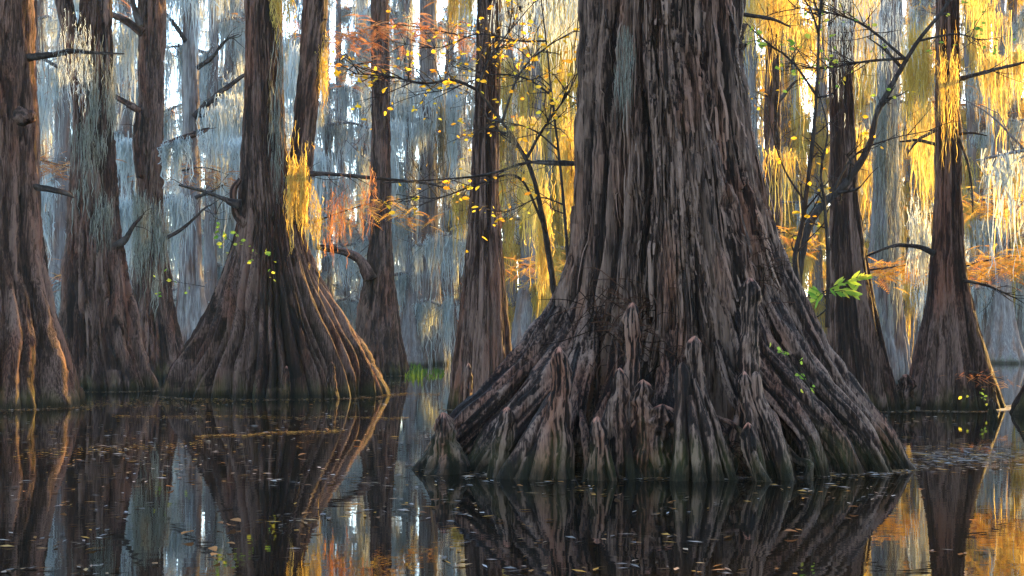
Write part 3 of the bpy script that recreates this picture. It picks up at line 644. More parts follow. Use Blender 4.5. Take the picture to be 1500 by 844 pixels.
# ------------------------------------------------------------------ far trees: prototypes and copies
def far_proto(seed, h=19.0, rb=0.95, rt=0.24, moss=1.0, rust=0, nb=15):
    g = np.random.default_rng(seed)
    # a generic trunk, built about the origin
    pz = np.array([-0.3, 0, .6, 1.4, 2.6, 5, 12, h]); pr = np.array([rb*1.05, rb, rb*.72, rb*.52, rt*1.25, rt*1.05, rt*.8, rt*.35])
    nr, nc = 70, 48; z = -0.3+(h+.3)*np.linspace(0, 1, nr)**1.7; R = smooth1(np.interp(z, pz, pr), 5)
    a = np.linspace(0, 2*PI, nc, endpoint=False); A_, Z = np.meshgrid(a, z)
    s = np.clip((R-rt)/(rb-rt), 0, 1)[:, None]
    f, _ = flute(A_+.15*vnoise(np.cos(A_), np.sin(A_), Z*.5, seed), ridge_set(11, .3, seed))
    rad = R[:, None]*(1+(.06+.28*s)*(f-1)+.05*vnoise(np.cos(A_)*4, np.sin(A_)*4, Z*2, seed))
    bend = np.cumsum(g.normal(0, .02, (nr, 2)), 0)*np.clip(z[:, None]/6, 0, 1)
    V = np.stack([bend[:, :1]+rad*np.sin(A_), bend[:, 1:]-rad*np.cos(A_), Z], -1).reshape(-1, 3)
    trunk = (V, grid_quads(nr, nc), {'tone': np.full(len(V), .5)})
    br, ms, ru, lf = [], [], [], []
    for q in range(nb):
        z0 = 1.8+(h-4)*(q+g.uniform(0, .8))/nb; az = g.uniform(0, 2*PI); L = g.uniform(1.2, 3.4)*(1-.3*z0/h)
        d = np.array([math.cos(az), math.sin(az), 0]); j = np.searchsorted(z, z0); b0 = np.array([bend[min(j, nr-1), 0], bend[min(j, nr-1), 1], z0])
        p = [b0, b0+d*L*.35+np.array([0, 0, g.uniform(-.1, .3)]), b0+d*L*.7+np.array([0, 0, g.uniform(-.2, .5)])+g.normal(0, .12, 3), b0+d*L+np.array([0, 0, g.uniform(-.4, .7)])+g.normal(0, .2, 3)]
        br.append(tube(p, [.06, .045, .03, .01], 6, n=14, lump=.3, seed=q))
        for w_ in range(4):
            pp = catmull(p, 20)[g.integers(5, 20)]; v = g.normal(0, .5, 3); br.append(tube([pp, pp+v*.5+[0, 0, .1], pp+v], [.018, .012, .004], 4, n=6))
        fine = []
        for w_ in range(14):
            pp = catmull(p, 20)[g.integers(4, 20)]; v = g.normal(0, .55, 3); fine.append(pp+v)
            br.append(tube([pp, pp+v*.5+g.normal(0, .1, 3), pp+v], [.010, .008, .004], 3, n=5))
        lf.append(sprays(fine, 3, .13, seed*30+q))
        if moss: ms.append(beard(p, int(14*moss), 26, (.6, 4.2), .024, seed*100+q, spread=.10, S=7))
        if rust and g.random() < rust:
            cs = [catmull(p, 10)[k]+g.normal(0, .15, 3) for k in (4, 6, 8, 9)]
            ru.append(sprays(cs, 22, .34, seed*50+q))
    # moss lying along the trunk
    ms.append(beard([(0, 0, 3.), (bend[-1, 0]*.5, 0, 8.), (bend[-1, 0], 0, 15.)], 26, 20, (.6, 2.2), .024, seed*7, spread=rt*.9, jz=.3, S=8))
    return trunk, join(br), join(ms), (join(ru+lf) if ru else join(lf))

PROTO = []
for i, (rb, rt, moss, rust, h) in enumerate([(.95, .26, 1.0, .15, 19), (.75, .2, 1.3, .3, 18), (1.15, .32, .9, .1, 20), (.6, .15, 1.6, .1, 17), (.85, .22, .55, .75, 18)]):
    tr, br, ms, ru = far_proto(200+i, h, rb, rt, moss, rust)
    meshes = {}
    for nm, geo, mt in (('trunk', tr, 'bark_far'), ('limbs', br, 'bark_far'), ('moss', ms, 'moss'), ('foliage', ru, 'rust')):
        if geo is None: continue
        o = build(nm, geo[0], geo[1], M[mt], attrs=geo[2]); meshes[nm] = o.data; bpy.data.objects.remove(o)
    PROTO.append(meshes)

def far_tree(k, x, D, rot, s, gold, label=None):
    t = thing('far_cypress', label or ('moss-curtained cypress in the golden sunlit depth of the swamp' if gold else 'hazy blue-grey cypress hung with pale moss deep in the swamp'),
              'tree', (x, D, 0), 'golden far cypress trees' if gold else 'hazy blue-grey far cypress trees')
    t.rotation_euler = (0, 0, rot); t.scale = (s, s, s)
    for nm, me_ in PROTO[k].items():
        o = bpy.data.objects.new(nm if nm != 'limbs' else 'branch', me_); C.objects.link(o); o.parent = t
        if nm in ('moss', 'foliage', 'limbs'): o['kind'] = 'stuff'
        if gold and nm in ('moss', 'foliage') and (nm == 'foliage' or (int(x*7+D*3) % 3) != 0):      # sun-side trees: sunlight painted into the moss and into autumn-gold foliage
            o.material_slots[0].link = 'OBJECT'; o.material_slots[0].material = M['moss_sun_tint' if nm == 'moss' else 'autumn_sun_foliage']
    return t

SH = np.array([math.sin(math.radians(SUN_AZ)), math.cos(math.radians(SUN_AZ))])
def in_glade(x, D, w=1.6):
    """open lanes of the swamp down which the low sun reaches the nearer trunks"""
    for (a, b, far) in ((-3.2, 21, 42), (-6.0, 18, 30), (-5.9, 23, 30), (.6, 14, 30), (-.4, 17.5, 30), (-2.9, 31, 25)):
        d = np.array([x-a, D-b]); t = d@SH
        if 0 < t < far and abs(d[0]*SH[1]-d[1]*SH[0]) < w: return True
    return False
g = np.random.default_rng(77)
# trees that can be made out singly, as (photo x, photo y of the foot, prototype, scale)
FAR = [(308, 536, 3, 1), (335, 533, 0, .8), (602, 537, 3, .9), (505, 528, 1, .8), (480, 531, 3, 1), (655, 527, 0, .8), (85, 541, 1, 1), (185, 534, 0, .9), (60, 532, 2, .9),
       (775, 540, 1, 1), (800, 550, 3, .9), (825, 535, 0, .9), (1105, 540, 2, .9), (1165, 545, 3, 1.0), (1195, 536, 1, 1), (1292, 534, 1, 1), (1335, 540, 3, 1), (1430, 545, 1, .9), (1466, 536, 0, .95), (1495, 540, 4, .9), (1350, 530, 2, .9), (1450, 530, 4, 1)]
NEAR = [(-20, 'knotted trunk'), (140, 'twin-stemmed one'), (220, 'stubby-limbed one'), (400, 'forked one'), (555, 'arch-limbed grey one'), (715, 'slender conical one'),
        (965, 'great trunk'), (1233, 'trunk behind saplings'), (1300, 'pale leaning one'), (1390, 'flaring one on the bank'), (1600, 'dark shore foot')]
LOOK = ['straight', 'slim', 'stout', 'spindly', 'leafy']
def far_label(k, px, D, gold):
    i = max(j for j in range(len(NEAR)) if NEAR[j][0] <= max(px, -19)); i = min(i, len(NEAR)-2)
    return f"{LOOK[k]} {'golden' if gold else 'blue-grey'} {'far' if D < 56 else 'faint distant'} cypress between {NEAR[i][1]} and {NEAR[i+1][1]}"
for px, py, k, s in FAR:
    D = CAM*F/(py-HY)
    while in_glade((px-CX)*D/F, D, 2.3) and D < 60: D += 1.0
    far_tree(k, (px-CX)*D/F, D, g.uniform(0, 6.28), s, px > 760, far_label(k, px, D, px > 760))
placed = []
for q in range(900):
    D = g.uniform(48, 118); px = g.uniform(-120, 1620)
    if 440 < px < 660 and D < 75 and g.random() < .7: continue
    x = (px-CX)*D/F
    if in_glade(x, D, 2.6): continue
    if any((x-a)**2+(D-b)**2 < 10 for a, b in placed): continue
    placed.append((x, D)); k = int(g.integers(0, 5)); far_tree(k, x, D, g.uniform(0, 6.28), g.uniform(.8, 1.15), px > 760, far_label(k, px, D, px > 760))
    if len(placed) >= 105: break
# trees beside the view on the sunny side: they shade the great cypress
for (x, D, k, s) in ((7.3, 14.8, 2, .8), (7.9, 16.6, 1, .9), (9.0, 17.4, 0, .9), (10.2, 18.6, 2, 1)):
    far_tree(k, x, D, g.uniform(0, 6.28), s, True, 'moss-hung cypress standing aside from the group on the sunny shore')

# ------------------------------------------------------------------ moss close enough to tell apart
def B(x0, y0, x1, y1, D, n, per, L, w, seed, sp=.04, **kw):
    if D < 27: n, w, sp, per = int(n*1.6), w*.6, sp*.9, per*.55; kw.setdefault('jz', .22)
    return beard([P(x0, y0, D), P((x0+x1)/2, (y0+y1)/2, D), P(x1, y1, D)], n, per, L, w, seed, spread=sp, **kw)
moss_thing(B(398, -10, 432, -10, 20.4, 12, 30, (.5, 1.1), .016, 301), 'moss beard tinted sunlit gold hanging in the fork of the cypress', 'moss_sun_tint')
moss_thing(join([B(422, 262, 455, 258, 20.3, 16, 30, (.5, 1.5), .018, 302), B(455, 300, 470, 330, 20.6, 8, 24, (.3, .9), .016, 3021)]), 'moss tinted bright sunlit gold draped over the fluted skirt of forked cypress', 'moss_sun_tint')
moss_thing(B(466, 100, 480, 90, 20.8, 7, 26, (.5, 1.0), .016, 303), 'thin moss tassel tinted sunlit gold on the leaning stem of forked cypress', 'moss_sun_tint')
moss_thing(B(88, 80, 130, 78, 17.5, 12, 26, (.3, .75), .012, 304), 'pale straw-coloured moss hanging from the bare limb on red-brown trunk')
moss_thing(on_trunk_moss(104, 168, 60, 330, 22.9, .35, 420, (.2, .9), .009, 305), 'long grey moss trailing down the twin-stemmed trunk', 'moss_grey')
moss_thing(on_trunk_moss(390, 420, 20, 300, 20.9, .25, 200, (.2, .9), .008, 306), 'thin grey moss clinging to the forked trunk', 'moss_grey')
moss_thing(on_trunk_moss(196, 246, 280, 400, 28.3, .3, 420, (.3, 1.0), .012, 307), 'shaggy moss skirt around the trunk with stubby limbs', 'moss_grey')
moss_thing(B(818, 225, 842, 228, 14.0, 14, 34, (.5, 1.0), .012, 308), 'moss curtain tinted sunlit gold close beside the great shaggy trunk', 'moss_sun_tint')
moss_thing(B(786, 330, 804, 330, 15.0, 12, 34, (.7, 1.4), .014, 309), 'orange-brown moss column below the bent sapling', 'moss_sun_tint')
moss_thing(B(744, 205, 757, 205, 10.2, 7, 26, (.2, .45), .008, 310, sp=.03), 'small dark moss tuft dangling from the bent sapling', 'moss_dark')
moss_thing(B(474, 322, 548, 282, 20.2, 22, 20, (.2, .75), .016, 311), 'rusty moss mats on the thin limb of forked cypress', 'rust')
moss_thing(B(598, 265, 612, 268, 20.2, 5, 24, (.2, .5), .014, 312), 'short brown moss tuft near the end of the thin limb', 'moss_dark')
moss_thing(join([B(1200, 10, 1330, 20, 13.5, 26, 34, (.2, .7), .008, 313, sp=.12), B(1230, 40, 1290, 60, 13.5, 12, 30, (.2, .5), .008, 3131, sp=.12)]), 'dense grey moss cloud in the crown of the tangled saplings')
moss_thing(B(1322, 75, 1368, 85, 16.8, 22, 34, (.5, 1.4), .014, 314), 'moss sheet tinted glowing sunlit gold between bent stem and flaring trunk', 'moss_sun_tint')
moss_thing(B(1378, 100, 1403, 105, 16.9, 9, 22, (.6, 1.6), .012, 315), 'moss strings tinted sunlit gold down the face of flaring trunk', 'moss_sun_tint')
moss_thing(on_trunk_moss(1276, 1322, 60, 460, 24.9, .28, 600, (.3, 1.3), .010, 316), 'heavy pale moss cloak on the leaning trunk', 'moss_grey')
moss_thing(B(1335, 330, 1360, 340, 18.5, 12, 26, (.8, 1.9), .015, 317), 'pale moss rope dangling to the muddy bank by flaring trunk')
moss_thing(on_trunk_moss(900, 930, 40, 120, 9.55, .06, 110, (.08, .4), .0025, 318), 'wispy grey moss strand on the bark of great trunk', 'moss_grey')
moss_thing(B(1085, -15, 1200, -10, 15.5, 30, 30, (.6, 1.6), .012, 319, sp=.12), 'moss curtain at the sunlit side of the great trunk', 'moss_sun_tint')
moss_thing(B(735, -5, 850, -20, 15.5, 24, 28, (.5, 1.5), .012, 320, sp=.12), 'grey moss curtain under the limb of slender conical cypress')
moss_thing(B(640, 170, 650, 172, 21.5, 6, 20, (2.0, 4.2), .016, 321, sp=.04), 'dark narrow moss rope reaching almost to the water', 'moss_dark')
moss_thing(B(240, 215, 296, 194, 28.1, 9, 24, (.8, 2.0), .025, 322), 'grey-gold moss below the stubby limb over dark water')
# background moss that nobody could count
g = np.random.default_rng(9); parts = []; sun_tint_parts = []
for q in range(190):
    D = g.uniform(28, 60); px = g.uniform(-40, 1540); py = g.uniform(-80, 330)
    if 445 < px < 640 and py < 300 and g.random() < .45: continue
    w = g.uniform(15, 60)
    if in_glade((px+w/2-CX)*D/F, D): continue
    (sun_tint_parts if px > 770 and g.random() < .75 else parts).append(B(px, py, px+w, py+g.uniform(-8, 8), D, 7, 30, (1.0, 4.5), .024, 900+q, sp=.22, S=6))
for q in range(56):
    D = g.uniform(23, 40); px = g.uniform(1085, 1520) if q > 18 else g.uniform(745, 850); py = g.uniform(-60, 290); w = g.uniform(10, 40)
    if in_glade((px+w/2-CX)*D/F, D, .8): continue
    sun_tint_parts.append(B(px, py, px+w, py+g.uniform(-8, 8), max(D, 27.1), 6, 17, (1.0, 3.6), .018, 1300+q, sp=.14, S=7))
V, Q, A = join(parts); tag(build('background_moss', V, Q, M['moss'], attrs=A), 'countless pale grey moss curtains between the far trees', 'moss', kind='stuff')
V, Q, A = join(sun_tint_parts); tag(build('background_moss', V, Q, M['moss_sun_tint'], attrs=A), 'countless moss curtains tinted sunlit gold between the far trees', 'moss', kind='stuff')

# ------------------------------------------------------------------ rust-coloured cypress foliage
def foliage_thing(pts, D, n, size, seed, label, mat='rust'):
    c = [P(a, b, D+random.uniform(-.6, .6)) for a, b in pts]
    V, T, A = sprays(c, n*3, size*D/F, seed)
    pth = [P(a, b-4, D) for a, b in (pts if len(pts) > 1 else [pts[0], (pts[0][0]+20, pts[0][1])])]
    root = thing('cypress_bough', label, 'bough', tuple(c[0]))
    tag(build('foliage', V, T, M[mat], root, attrs=A, smooth=False), kind='stuff')
    v, q, a = tube(pth, [.02*D/25, .012*D/25, .004*D/25], 6, n=20); build('branch', v, q, M['twig'], root, attrs=a)
foliage_thing([(60, 238), (85, 245), (110, 250)], 26, 16, 20, 1, 'rust-orange bough between the massive trunk and twin-stemmed one')
foliage_thing([(260, 255), (300, 250), (340, 262)], 30, 16, 20, 2, 'rust-orange bough behind the straight trunk with stubby limbs')
foliage_thing([(690, 60), (620, 45), (560, 40), (520, 55)], 22, 22, 22, 3, 'rust-red bough spreading high across the bright sky gap')
foliage_thing([(545, 95), (520, 100), (500, 115)], 24, 12, 18, 4, 'small rust-red bough low in the bright sky gap')
foliage_thing([(460, 330), (500, 315), (560, 300), (600, 320)], 24, 16, 18, 5, 'orange bough arching over the crooked limb in haze', 'autumn_sun_foliage')
foliage_thing([(1270, 400), (1310, 395), (1350, 390)], 19.5, 24, 24, 6, 'golden-orange bough below the arched twig', 'autumn_sun_foliage')
foliage_thing([(1410, 395), (1450, 385), (1490, 380), (1530, 385)], 19.5, 26, 26, 7, 'golden-orange bough beside the flaring trunk over the bank', 'autumn_sun_foliage')
foliage_thing([(1420, 300), (1460, 295), (1500, 300)], 24, 18, 24, 8, 'faint orange bough higher up in golden haze', 'autumn_sun_foliage')
foliage_thing([(1110, 350), (1150, 345), (1190, 360)], 20, 16, 20, 9, 'orange bough behind the stems next to the great trunk', 'autumn_sun_foliage')
foliage_thing([(1420, 548), (1440, 552), (1470, 560)], 16.4, 6, 12, 10, 'small red-brown sprig near the flaring foot')
foliage_thing([(760, 390), (780, 395), (800, 385)], 20, 14, 20, 11, 'dull orange bough behind the bent sapling', 'autumn_sun_foliage')

# ------------------------------------------------------------------ saplings with leaves
def leaf_mesh(name, L, w, mat, fold=.18):
    t = np.array([0, .25, .55, .82, 1.0]); wd = np.array([0.02, .85, 1.0, .55, 0.0])*w/2
    V = []
    for a, b in zip(t, wd): V += [(-b, a*L, fold*b-.12*L*a*a), (0, a*L, -.12*L*a*a), (b, a*L, fold*b-.12*L*a*a)]
    Q = []
    for i in range(4):
        k = i*3; Q += [(k, k+1, k+4, k+3), (k+1, k+2, k+5, k+4)]
    me = bpy.data.meshes.new(name); me.from_pydata(V, [], Q); me.materials.append(mat); return me
LEAF = {'y': leaf_mesh('leaf', .058, .03, M['yellow_leaf']), 'g': leaf_mesh('leaf', .13, .030, M['green_leaf']), 'd': leaf_mesh('leaf', .06, .032, M['dead_leaf']), 's': leaf_mesh('leaf', .055, .035, M['green_leaf'])}
def leaf(parent, pos, kind, size, g, el=None, az=None):
    o = bpy.data.objects.new('leaf', LEAF[kind]); C.objects.link(o); o.parent = parent
    o.location = tuple(np.asarray(pos)-(np.array(parent['base']) if 'base' in parent else 0))
    o.rotation_euler = (g.uniform(-.9, .4) if el is None else el, g.uniform(-1.5, 1.5), g.uniform(0, 6.28) if az is None else az); o.scale = (size,)*3
    return o

def twiggy(parent, path, r0, n, ln, seed, sub=3, up=.15):
    """a branch with side twigs; returns twig points for leaves"""
    g = np.random.default_rng(seed); parts = [tube(path, [r0, r0*.75, r0*.5, r0*.25], 7, n=max(14, 6*len(path)), lump=.25, seed=seed)]
    p = catmull(path, 60); tips = []
    for q in range(n):
        i = int(g.uniform(12, 59)); d = p[min(i+1, 59)]-p[i-1]; d /= np.linalg.norm(d)+1e-9
        v = d*.6+g.normal(0, .55, 3)+np.array([0, 0, up]); v /= np.linalg.norm(v); L = ln*g.uniform(.4, 1.2)
        a, b, c = p[i], p[i]+v*L*.5+g.normal(0, .06, 3)*L, p[i]+v*L+g.normal(0, .12, 3)*L
        parts.append(tube([a, b, c], [r0*.35, r0*.22, r0*.08], 4, n=8)); tw = catmull([a, b, c], 12); tips += list(tw[4:])
        for s in range(sub):
            j = int(g.uniform(3, 11)); w = v+g.normal(0, .7, 3); w /= np.linalg.norm(w); l2 = L*g.uniform(.25, .6)
            parts.append(tube([tw[j], tw[j]+w*l2*.5+g.normal(0, .05, 3)*l2, tw[j]+w*l2], [r0*.16, r0*.1, r0*.05], 3, n=5)); tips += [tw[j]+w*l2*f for f in (.5, .75, 1)]
    return parts, tips
def sapling(label, stems, D, seed):
    """stems: (points in photo pixels, radius px, twigs, twig length, leaves, leaf kind)"""
    g = np.random.default_rng(seed); b = P(*stems[0][0][0][:2], D); t = thing('sapling', label, 'sapling', (b[0], b[1], b[2]))
    for i, (pts, r, n, ln, nl, kind, lsz) in enumerate(stems):
        path = [P(p[0], p[1], D+(p[2] if len(p) > 2 else 0)) for p in pts]
        parts, tips = twiggy(t, path, r*D/F, n, ln, seed+i)
        V, Q, A = join(parts); limb = build('stem' if i == 0 else 'branch', V, Q, M['twig'], t, attrs=A)
        for q in range(nl):
            if tips: leaf(limb, tips[int(g.integers(0, len(tips)))]+g.normal(0, .012, 3), kind, lsz*g.uniform(.6, 1.25), g)
    return t
sapling('bent sapling with dark arching stem and many small yellow leaves', [
    ([(815, 450, .3), (806, 385, .2), (795, 320, .1), (778, 250), (750, 200), (720, 158), (698, 130)], 5.5, 4, .25, 6, 'y', .9),
    ([(700, 132), (665, 118), (620, 122), (570, 112), (515, 108)], 2.8, 26, .42, 70, 'y', .9),
    ([(700, 132), (715, 90), (735, 60), (760, 30)], 2.5, 18, .4, 40, 'y', .85),
    ([(770, 235), (795, 190), (830, 140), (850, 100)], 2.5, 18, .42, 55, 'y', .9),
    ([(800, 340, .1), (760, 260), (700, 270), (640, 290), (580, 285)], 2.2, 20, .4, 45, 'y', .9),
    ([(735, 180), (760, 110), (800, 70), (850, 40)], 2.2, 18, .4, 50, 'y', .9)], 10.6, 401)
sapling('slim sapling with a veil of fine twigs and tiny golden leaves beside great trunk', [
    ([(838, 470, .2), (832, 380), (826, 300), (818, 220), (808, 140), (800, 60), (790, -20)], 3, 8, .3, 10, 'y', .7),
    ([(818, 220), (780, 190), (730, 180), (690, 200)], 1.6, 22, .45, 50, 'y', .75),
    ([(808, 140), (770, 115), (720, 110), (660, 130), (600, 140)], 1.7, 30, .5, 80, 'y', .75),
    ([(800, 60), (760, 60), (700, 50), (640, 70), (570, 60)], 1.6, 30, .5, 60, 'y', .75),
    ([(826, 300), (790, 290), (740, 310), (690, 300)], 1.4, 18, .4, 36, 'y', .75)], 12.0, 404)
sapling('dark thick-stemmed sapling bending in an S toward flaring trunk', [
    ([(1172, 470), (1168, 420), (1180, 345), (1205, 300), (1240, 268), (1272, 215), (1285, 165), (1312, 115), (1345, 60), (1385, 10), (1410, -40)], 7.5, 10, .4, 10, 's', .9),
    ([(1215, 290), (1250, 230), (1300, 205), (1370, 190)], 2.2, 10, .4, 10, 'y', 1),
    ([(1330, 85), (1270, 90), (1200, 100), (1150, 90)], 2.4, 24, .5, 40, 's', 1.0),
    ([(1345, 60), (1400, 50), (1440, 60)], 2, 12, .35, 22, 's', 1.0),
    ([(1330, 90), (1270, 40), (1220, 20), (1160, 10)], 2.4, 26, .55, 16, 's', .9)], 13.2, 402)
sapling('upright twin sapling stems with bright yellow leaves near the S-bent one', [
    ([(1180, 470), (1165, 385), (1175, 330), (1188, 230), (1196, 140), (1200, 40), (1205, -40)], 5, 16, .4, 20, 'y', 1.1),
    ([(1212, 480), (1213, 380), (1208, 300), (1203, 250), (1212, 190), (1195, 120)], 3.5, 12, .35, 16, 'y', 1.2),
    ([(1182, 300), (1150, 250), (1130, 190), (1120, 120)], 1.8, 10, .3, 10, 'y', 1),
    ([(1196, 140), (1160, 90), (1120, 60), (1090, 30)], 2, 16, .4, 16, 's', 1.2)], 12.4, 403)

# big-leaved green sprig
g = np.random.default_rng(8)
b = P(1205, 425, 11.8); sp = thing('leafy_sprig', 'sprig of long bright green leaves in front of red-brown trunk', 'plant', tuple(b))
parts = []; 
for (x0, y0, x1, y1) in ((1205, 428, 1262, 408), (1215, 430, 1250, 430), (1210, 430, 1195, 440)):
    v, q, a = tube([P(x0, y0, 11.8), P((x0+x1)/2, (y0+y1)/2-4, 11.75), P(x1, y1, 11.7)], [.006, .004, .002], 5, n=10); parts.append((v, q, a))
    pth = catmull([P(x0, y0, 11.8), P((x0+x1)/2, (y0+y1)/2-4, 11.75), P(x1, y1, 11.7)], 12)
    for q_ in range(22):
        o = leaf(sp, pth[int(g.integers(2, 12))], 'g', g.uniform(.5, 1.1), g)
        o.rotation_euler = (1.57+g.uniform(-.8, .8), g.uniform(.5, 2.5) if x1 > x0 else -g.uniform(.5, 2.5), g.uniform(-.7, .7))
v, q, a = tube([P(1190, 470, 12.1), P(1212, 450, 12), P(1206, 428, 11.8)], [.007, .006, .005], 5, n=12); parts.append((v, q, a))
V, Q, A = join(parts); build('stem', V, Q, M['twig'], sp, attrs=A)

def small_plant(pts, D, label, nl, kind, size, seed):
    g = np.random.default_rng(seed); path = [P(a, b_, D) for a, b_ in pts]; t = thing('creeping_plant', label, 'plant', tuple(path[0]))
    parts, tips = twiggy(t, path, .006, 8, .14*D/10, seed, sub=1); V, Q, A = join(parts); build('stem', V, Q, M['twig'], t, attrs=A)
    for q in range(nl): leaf(t, tips[int(g.integers(0, len(tips)))], kind, size*g.uniform(.6, 1.2), g)
small_plant([(1192, 600), (1185, 565), (1165, 540), (1150, 515)], 8.95, 'creeper with round green leaves on the great sloping roots', 16, 's', .8, 1)
small_plant([(350, 385), (345, 365), (335, 350), (328, 345)], 19.6, 'yellow-green leaves sprouting on the side of forked cypress', 26, 's', 1.35, 2)
small_plant([(365, 372), (385, 380), (412, 382)], 19.6, 'thin twig with yellow-green leaves across the fluted skirt', 16, 's', 1.3, 3)
small_plant([(300, 420), (270, 415), (225, 410)], 22, 'bare twig with few yellow-green leaves over the water', 12, 's', 1.2, 4)
small_plant([(1455, 605), (1445, 585), (1430, 580)], 16.2, 'low green sprout by the dark stump', 12, 's', .9, 5)

# dark stump and grass
knee([(583, 1449, 1456), (600, 1447, 1459), (616, 1446, 1461), (630, 1446, 1461)], 15.0, 78, 'short dark broken stump standing in the water near mud', lump=.2, tip=False)
g = np.random.default_rng(12); parts = []
for q in range(150):
    px = g.normal(607, 6) if q < 50 else g.uniform(600, 650); D = g.uniform(29, 36); h_ = g.uniform(.06, .26) if q < 50 else g.uniform(.03, .10)
    a = np.array([(px-CX)*D/F, D, 0]); lean = g.normal(0, .3, 2)*h_; w = .014
    parts.append((np.array([a-[w, 0, 0], a+[w, 0, 0], a+[lean[0]*.4+w*.8, lean[1]*.4, h_*.6], a+[lean[0]*.4-w*.8, lean[1]*.4, h_*.6], a+[lean[0], lean[1], h_]]), [np.array([(0, 1, 2, 3)]), np.array([(3, 2, 4)])], {'tone': np.full(5, g.uniform(0, 1))}))
V, Q, A = join(parts); tag(build('water_grass', V, Q, M['grass'], attrs=A, smooth=False), 'bright green grass patch at the foot of grey cypress', 'grass', kind='stuff')

# ------------------------------------------------------------------ floating litter
def flakes(px, D, ln, wd, seed, z=.004):
    g = np.random.default_rng(seed); n = len(px); x = (px-CX)*D/F; a = g.uniform(0, PI, n)
    d = np.stack([np.cos(a), np.sin(a), np.zeros(n)], -1)*ln[:, None]/2; s = np.stack([-np.sin(a), np.cos(a), np.zeros(n)], -1)*wd[:, None]/2
    c = np.stack([x, D, z+g.uniform(0, .004, n)], -1); lift = np.stack([np.zeros(n), np.zeros(n), g.uniform(0, .25, n)*wd], -1)
    V = np.stack([c-d, c-s*1.0+lift, c+d, c+s], 1).reshape(-1, 3)
    return V, np.arange(4*n).reshape(-1, 4), {'tone': np.repeat(g.uniform(0, 1, n), 4)}
g = np.random.default_rng(15); parts = []
n = 9000; py = 560+(844-560)*g.uniform(0, 1, n)**1.9; px = g.uniform(-30, 1530, n)
keep = vnoise(px/140, py/22, 0, 5)+.3*g.normal(0, 1, n)+np.where(px < 700, .25, -.05)-np.clip((py-640)/170, 0, .75) > .08
px, py = px[keep], py[keep]; D = CAM*F/(py-HY)
parts.append(flakes(px, D, g.uniform(.02, .10, len(px)), g.uniform(.006, .028, len(px)), 1))
n = 900; px = g.normal(1420, 60, n); py = 668+g.normal(0, 9, n)+(px-1420)*.02; parts.append(flakes(px, CAM*F/(py-HY), g.uniform(.03, .16, n), g.uniform(.005, .02, n), 2))
n = 500; px = g.uniform(860, 1330, n); py = 694+g.normal(0, 4, n); parts.append(flakes(px, CAM*F/(py-HY), g.uniform(.02, .09, n), g.uniform(.005, .018, n), 3))
for i, (px0, Dc, rx, ry, n) in enumerate(((975, 9.9, 1.68, .95, 700), (407, 21, 1.62, 1.25, 420), (150, 23, .85, .7, 260), (-20, 17.9, 1.25, 1.0, 320), (1400, 17.4, .8, .75, 600), (1268, 17, .5, .45, 160), (705, 17.3, .5, .45, 160), (555, 31.4, .7, .6, 120))):
    a = g.uniform(-PI, 0, n); k = 1+np.abs(g.normal(0, .07, n)); xx = (px0-CX)*Dc/F+rx*k*np.cos(a); DD = Dc+ry*k*np.sin(a)
    parts.append(flakes(CX+xx*F/DD, DD, g.uniform(.02, .08, n), g.uniform(.006, .02, n), 60+i))
V, Q, A = join(parts); tag(build('floating_litter', V, Q, M['debris'], attrs=A, smooth=False), 'small leaf litter and twigs floating over the dark water', 'litter', kind='stuff')
parts = []
for i, (x0, y0, x1, y1, n) in enumerate(((160, 610, 600, 613, 520), (285, 641, 505, 631, 420), (430, 582, 645, 577, 700), (0, 600, 240, 588, 260), (20, 668, 300, 650, 260), (100, 597, 300, 590, 260), (250, 586, 560, 582, 420))):
    t = g.uniform(0, 1, n); px = x0+(x1-x0)*t; py = y0+(y1-y0)*t+g.normal(0, .8, n)*(1+3*(i > 2))+1.2*vnoise(px/40, i, 0, 3); parts.append(flakes(px, CAM*F/(py-HY), g.uniform(.02, .07, n), g.uniform(.004, .014, n), 20+i, .006))
V, Q, A = join(parts); tag(build('floating_needles', V, Q, M['pollen'], attrs=A, smooth=False), 'thin drift lines of orange needles floating on dark water', 'litter', kind='stuff')
FL = leaf_mesh('floating_leaf', .10, .055, M['dead_leaf'], .3)
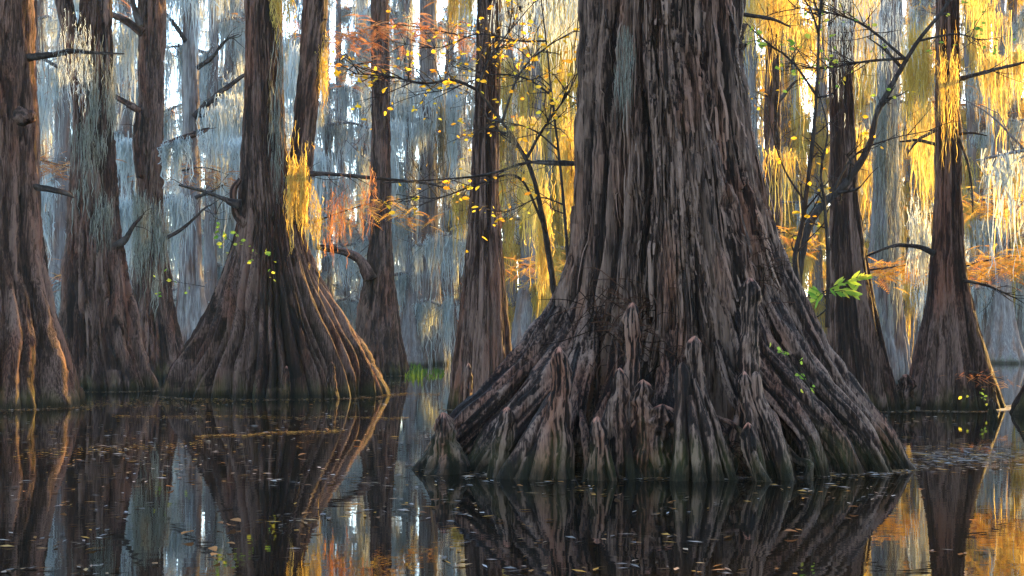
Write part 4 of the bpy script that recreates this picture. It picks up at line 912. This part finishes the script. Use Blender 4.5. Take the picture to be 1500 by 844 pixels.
for q in range(46):
    py = 585+g.uniform(0, 1)**1.6*240; px = g.uniform(20, 640) if q < 30 else g.uniform(650, 1480)
    D = CAM*F/(py-HY); x = (px-CX)*D/F
    if px > 600 and py < 705: continue
    o = bpy.data.objects.new('floating_leaf', FL); C.objects.link(o); o.location = (x, D, .02); o.rotation_euler = (g.uniform(-.1, .2), g.uniform(-.2, .2), g.uniform(0, 6.28)); o.scale = (g.uniform(.4, .85),)*3
    tag(o, 'single brown leaf afloat on open dark water', 'leaf', 'brown leaves afloat')

# ------------------------------------------------------------------ far wood closing the view
g = np.random.default_rng(31); n = 30000
x = g.uniform(-62, 62, n); D = 121+g.normal(0, 1.6, n); hm = 9.5+3.5*vnoise(x/5, 0, 0, 8)+2*vnoise(x/1.7, 3, 0, 9)
pxs = CX+x*F/D; hm = np.where((pxs > 445) & (pxs < 610), hm*.62, hm)
z = hm*g.uniform(0, 1, n)**1.15; sz = g.uniform(.12, .42, n); a = g.uniform(0, PI, n); el = g.normal(0, .8, n)
d = np.stack([np.cos(a)*np.cos(el), np.sin(a)*np.cos(el), np.sin(el)], -1)*sz[:, None]; e = np.stack([-np.sin(a), np.cos(a), g.normal(0, .5, n)], -1)*sz[:, None]*.45
c = np.stack([x, D, z], -1)
V = np.stack([c-d, c-e, c+d, c+e], 1).reshape(-1, 3)
tag(build('far_wood', V, np.arange(4*n).reshape(-1, 4), M['moss_grey'], attrs={'tone': np.repeat(g.uniform(0, 1, n), 4)}, smooth=False), 'far-off grey wood closing the view behind every tree', 'wood', kind='stuff')

# ------------------------------------------------------------------ haze
def haze():
    x0, x1, y0, y1, z0, z1 = -75, 75, -6, 130, -1.6, 25
    V = [(x0, y0, z0), (x1, y0, z0), (x1, y1, z0), (x0, y1, z0), (x0, y0, z1), (x1, y0, z1), (x1, y1, z1), (x0, y1, z1)]
    Q = [(0, 3, 2, 1), (4, 5, 6, 7), (0, 1, 5, 4), (1, 2, 6, 5), (2, 3, 7, 6), (3, 0, 4, 7)]
    m, nt, out = newmat('haze'); v = N(nt, 'ShaderNodeVolumePrincipled'); v.inputs['Color'].default_value = (0.6, 0.85, 1.0, 1)
    v.inputs['Density'].default_value = 0.00028; v.inputs['Anisotropy'].default_value = 0.0; nt.links.new(v.outputs[0], out.inputs['Volume'])
    tag(build('haze', V, Q, m, smooth=False), 'pale blue morning haze', 'haze', kind='stuff')
haze()
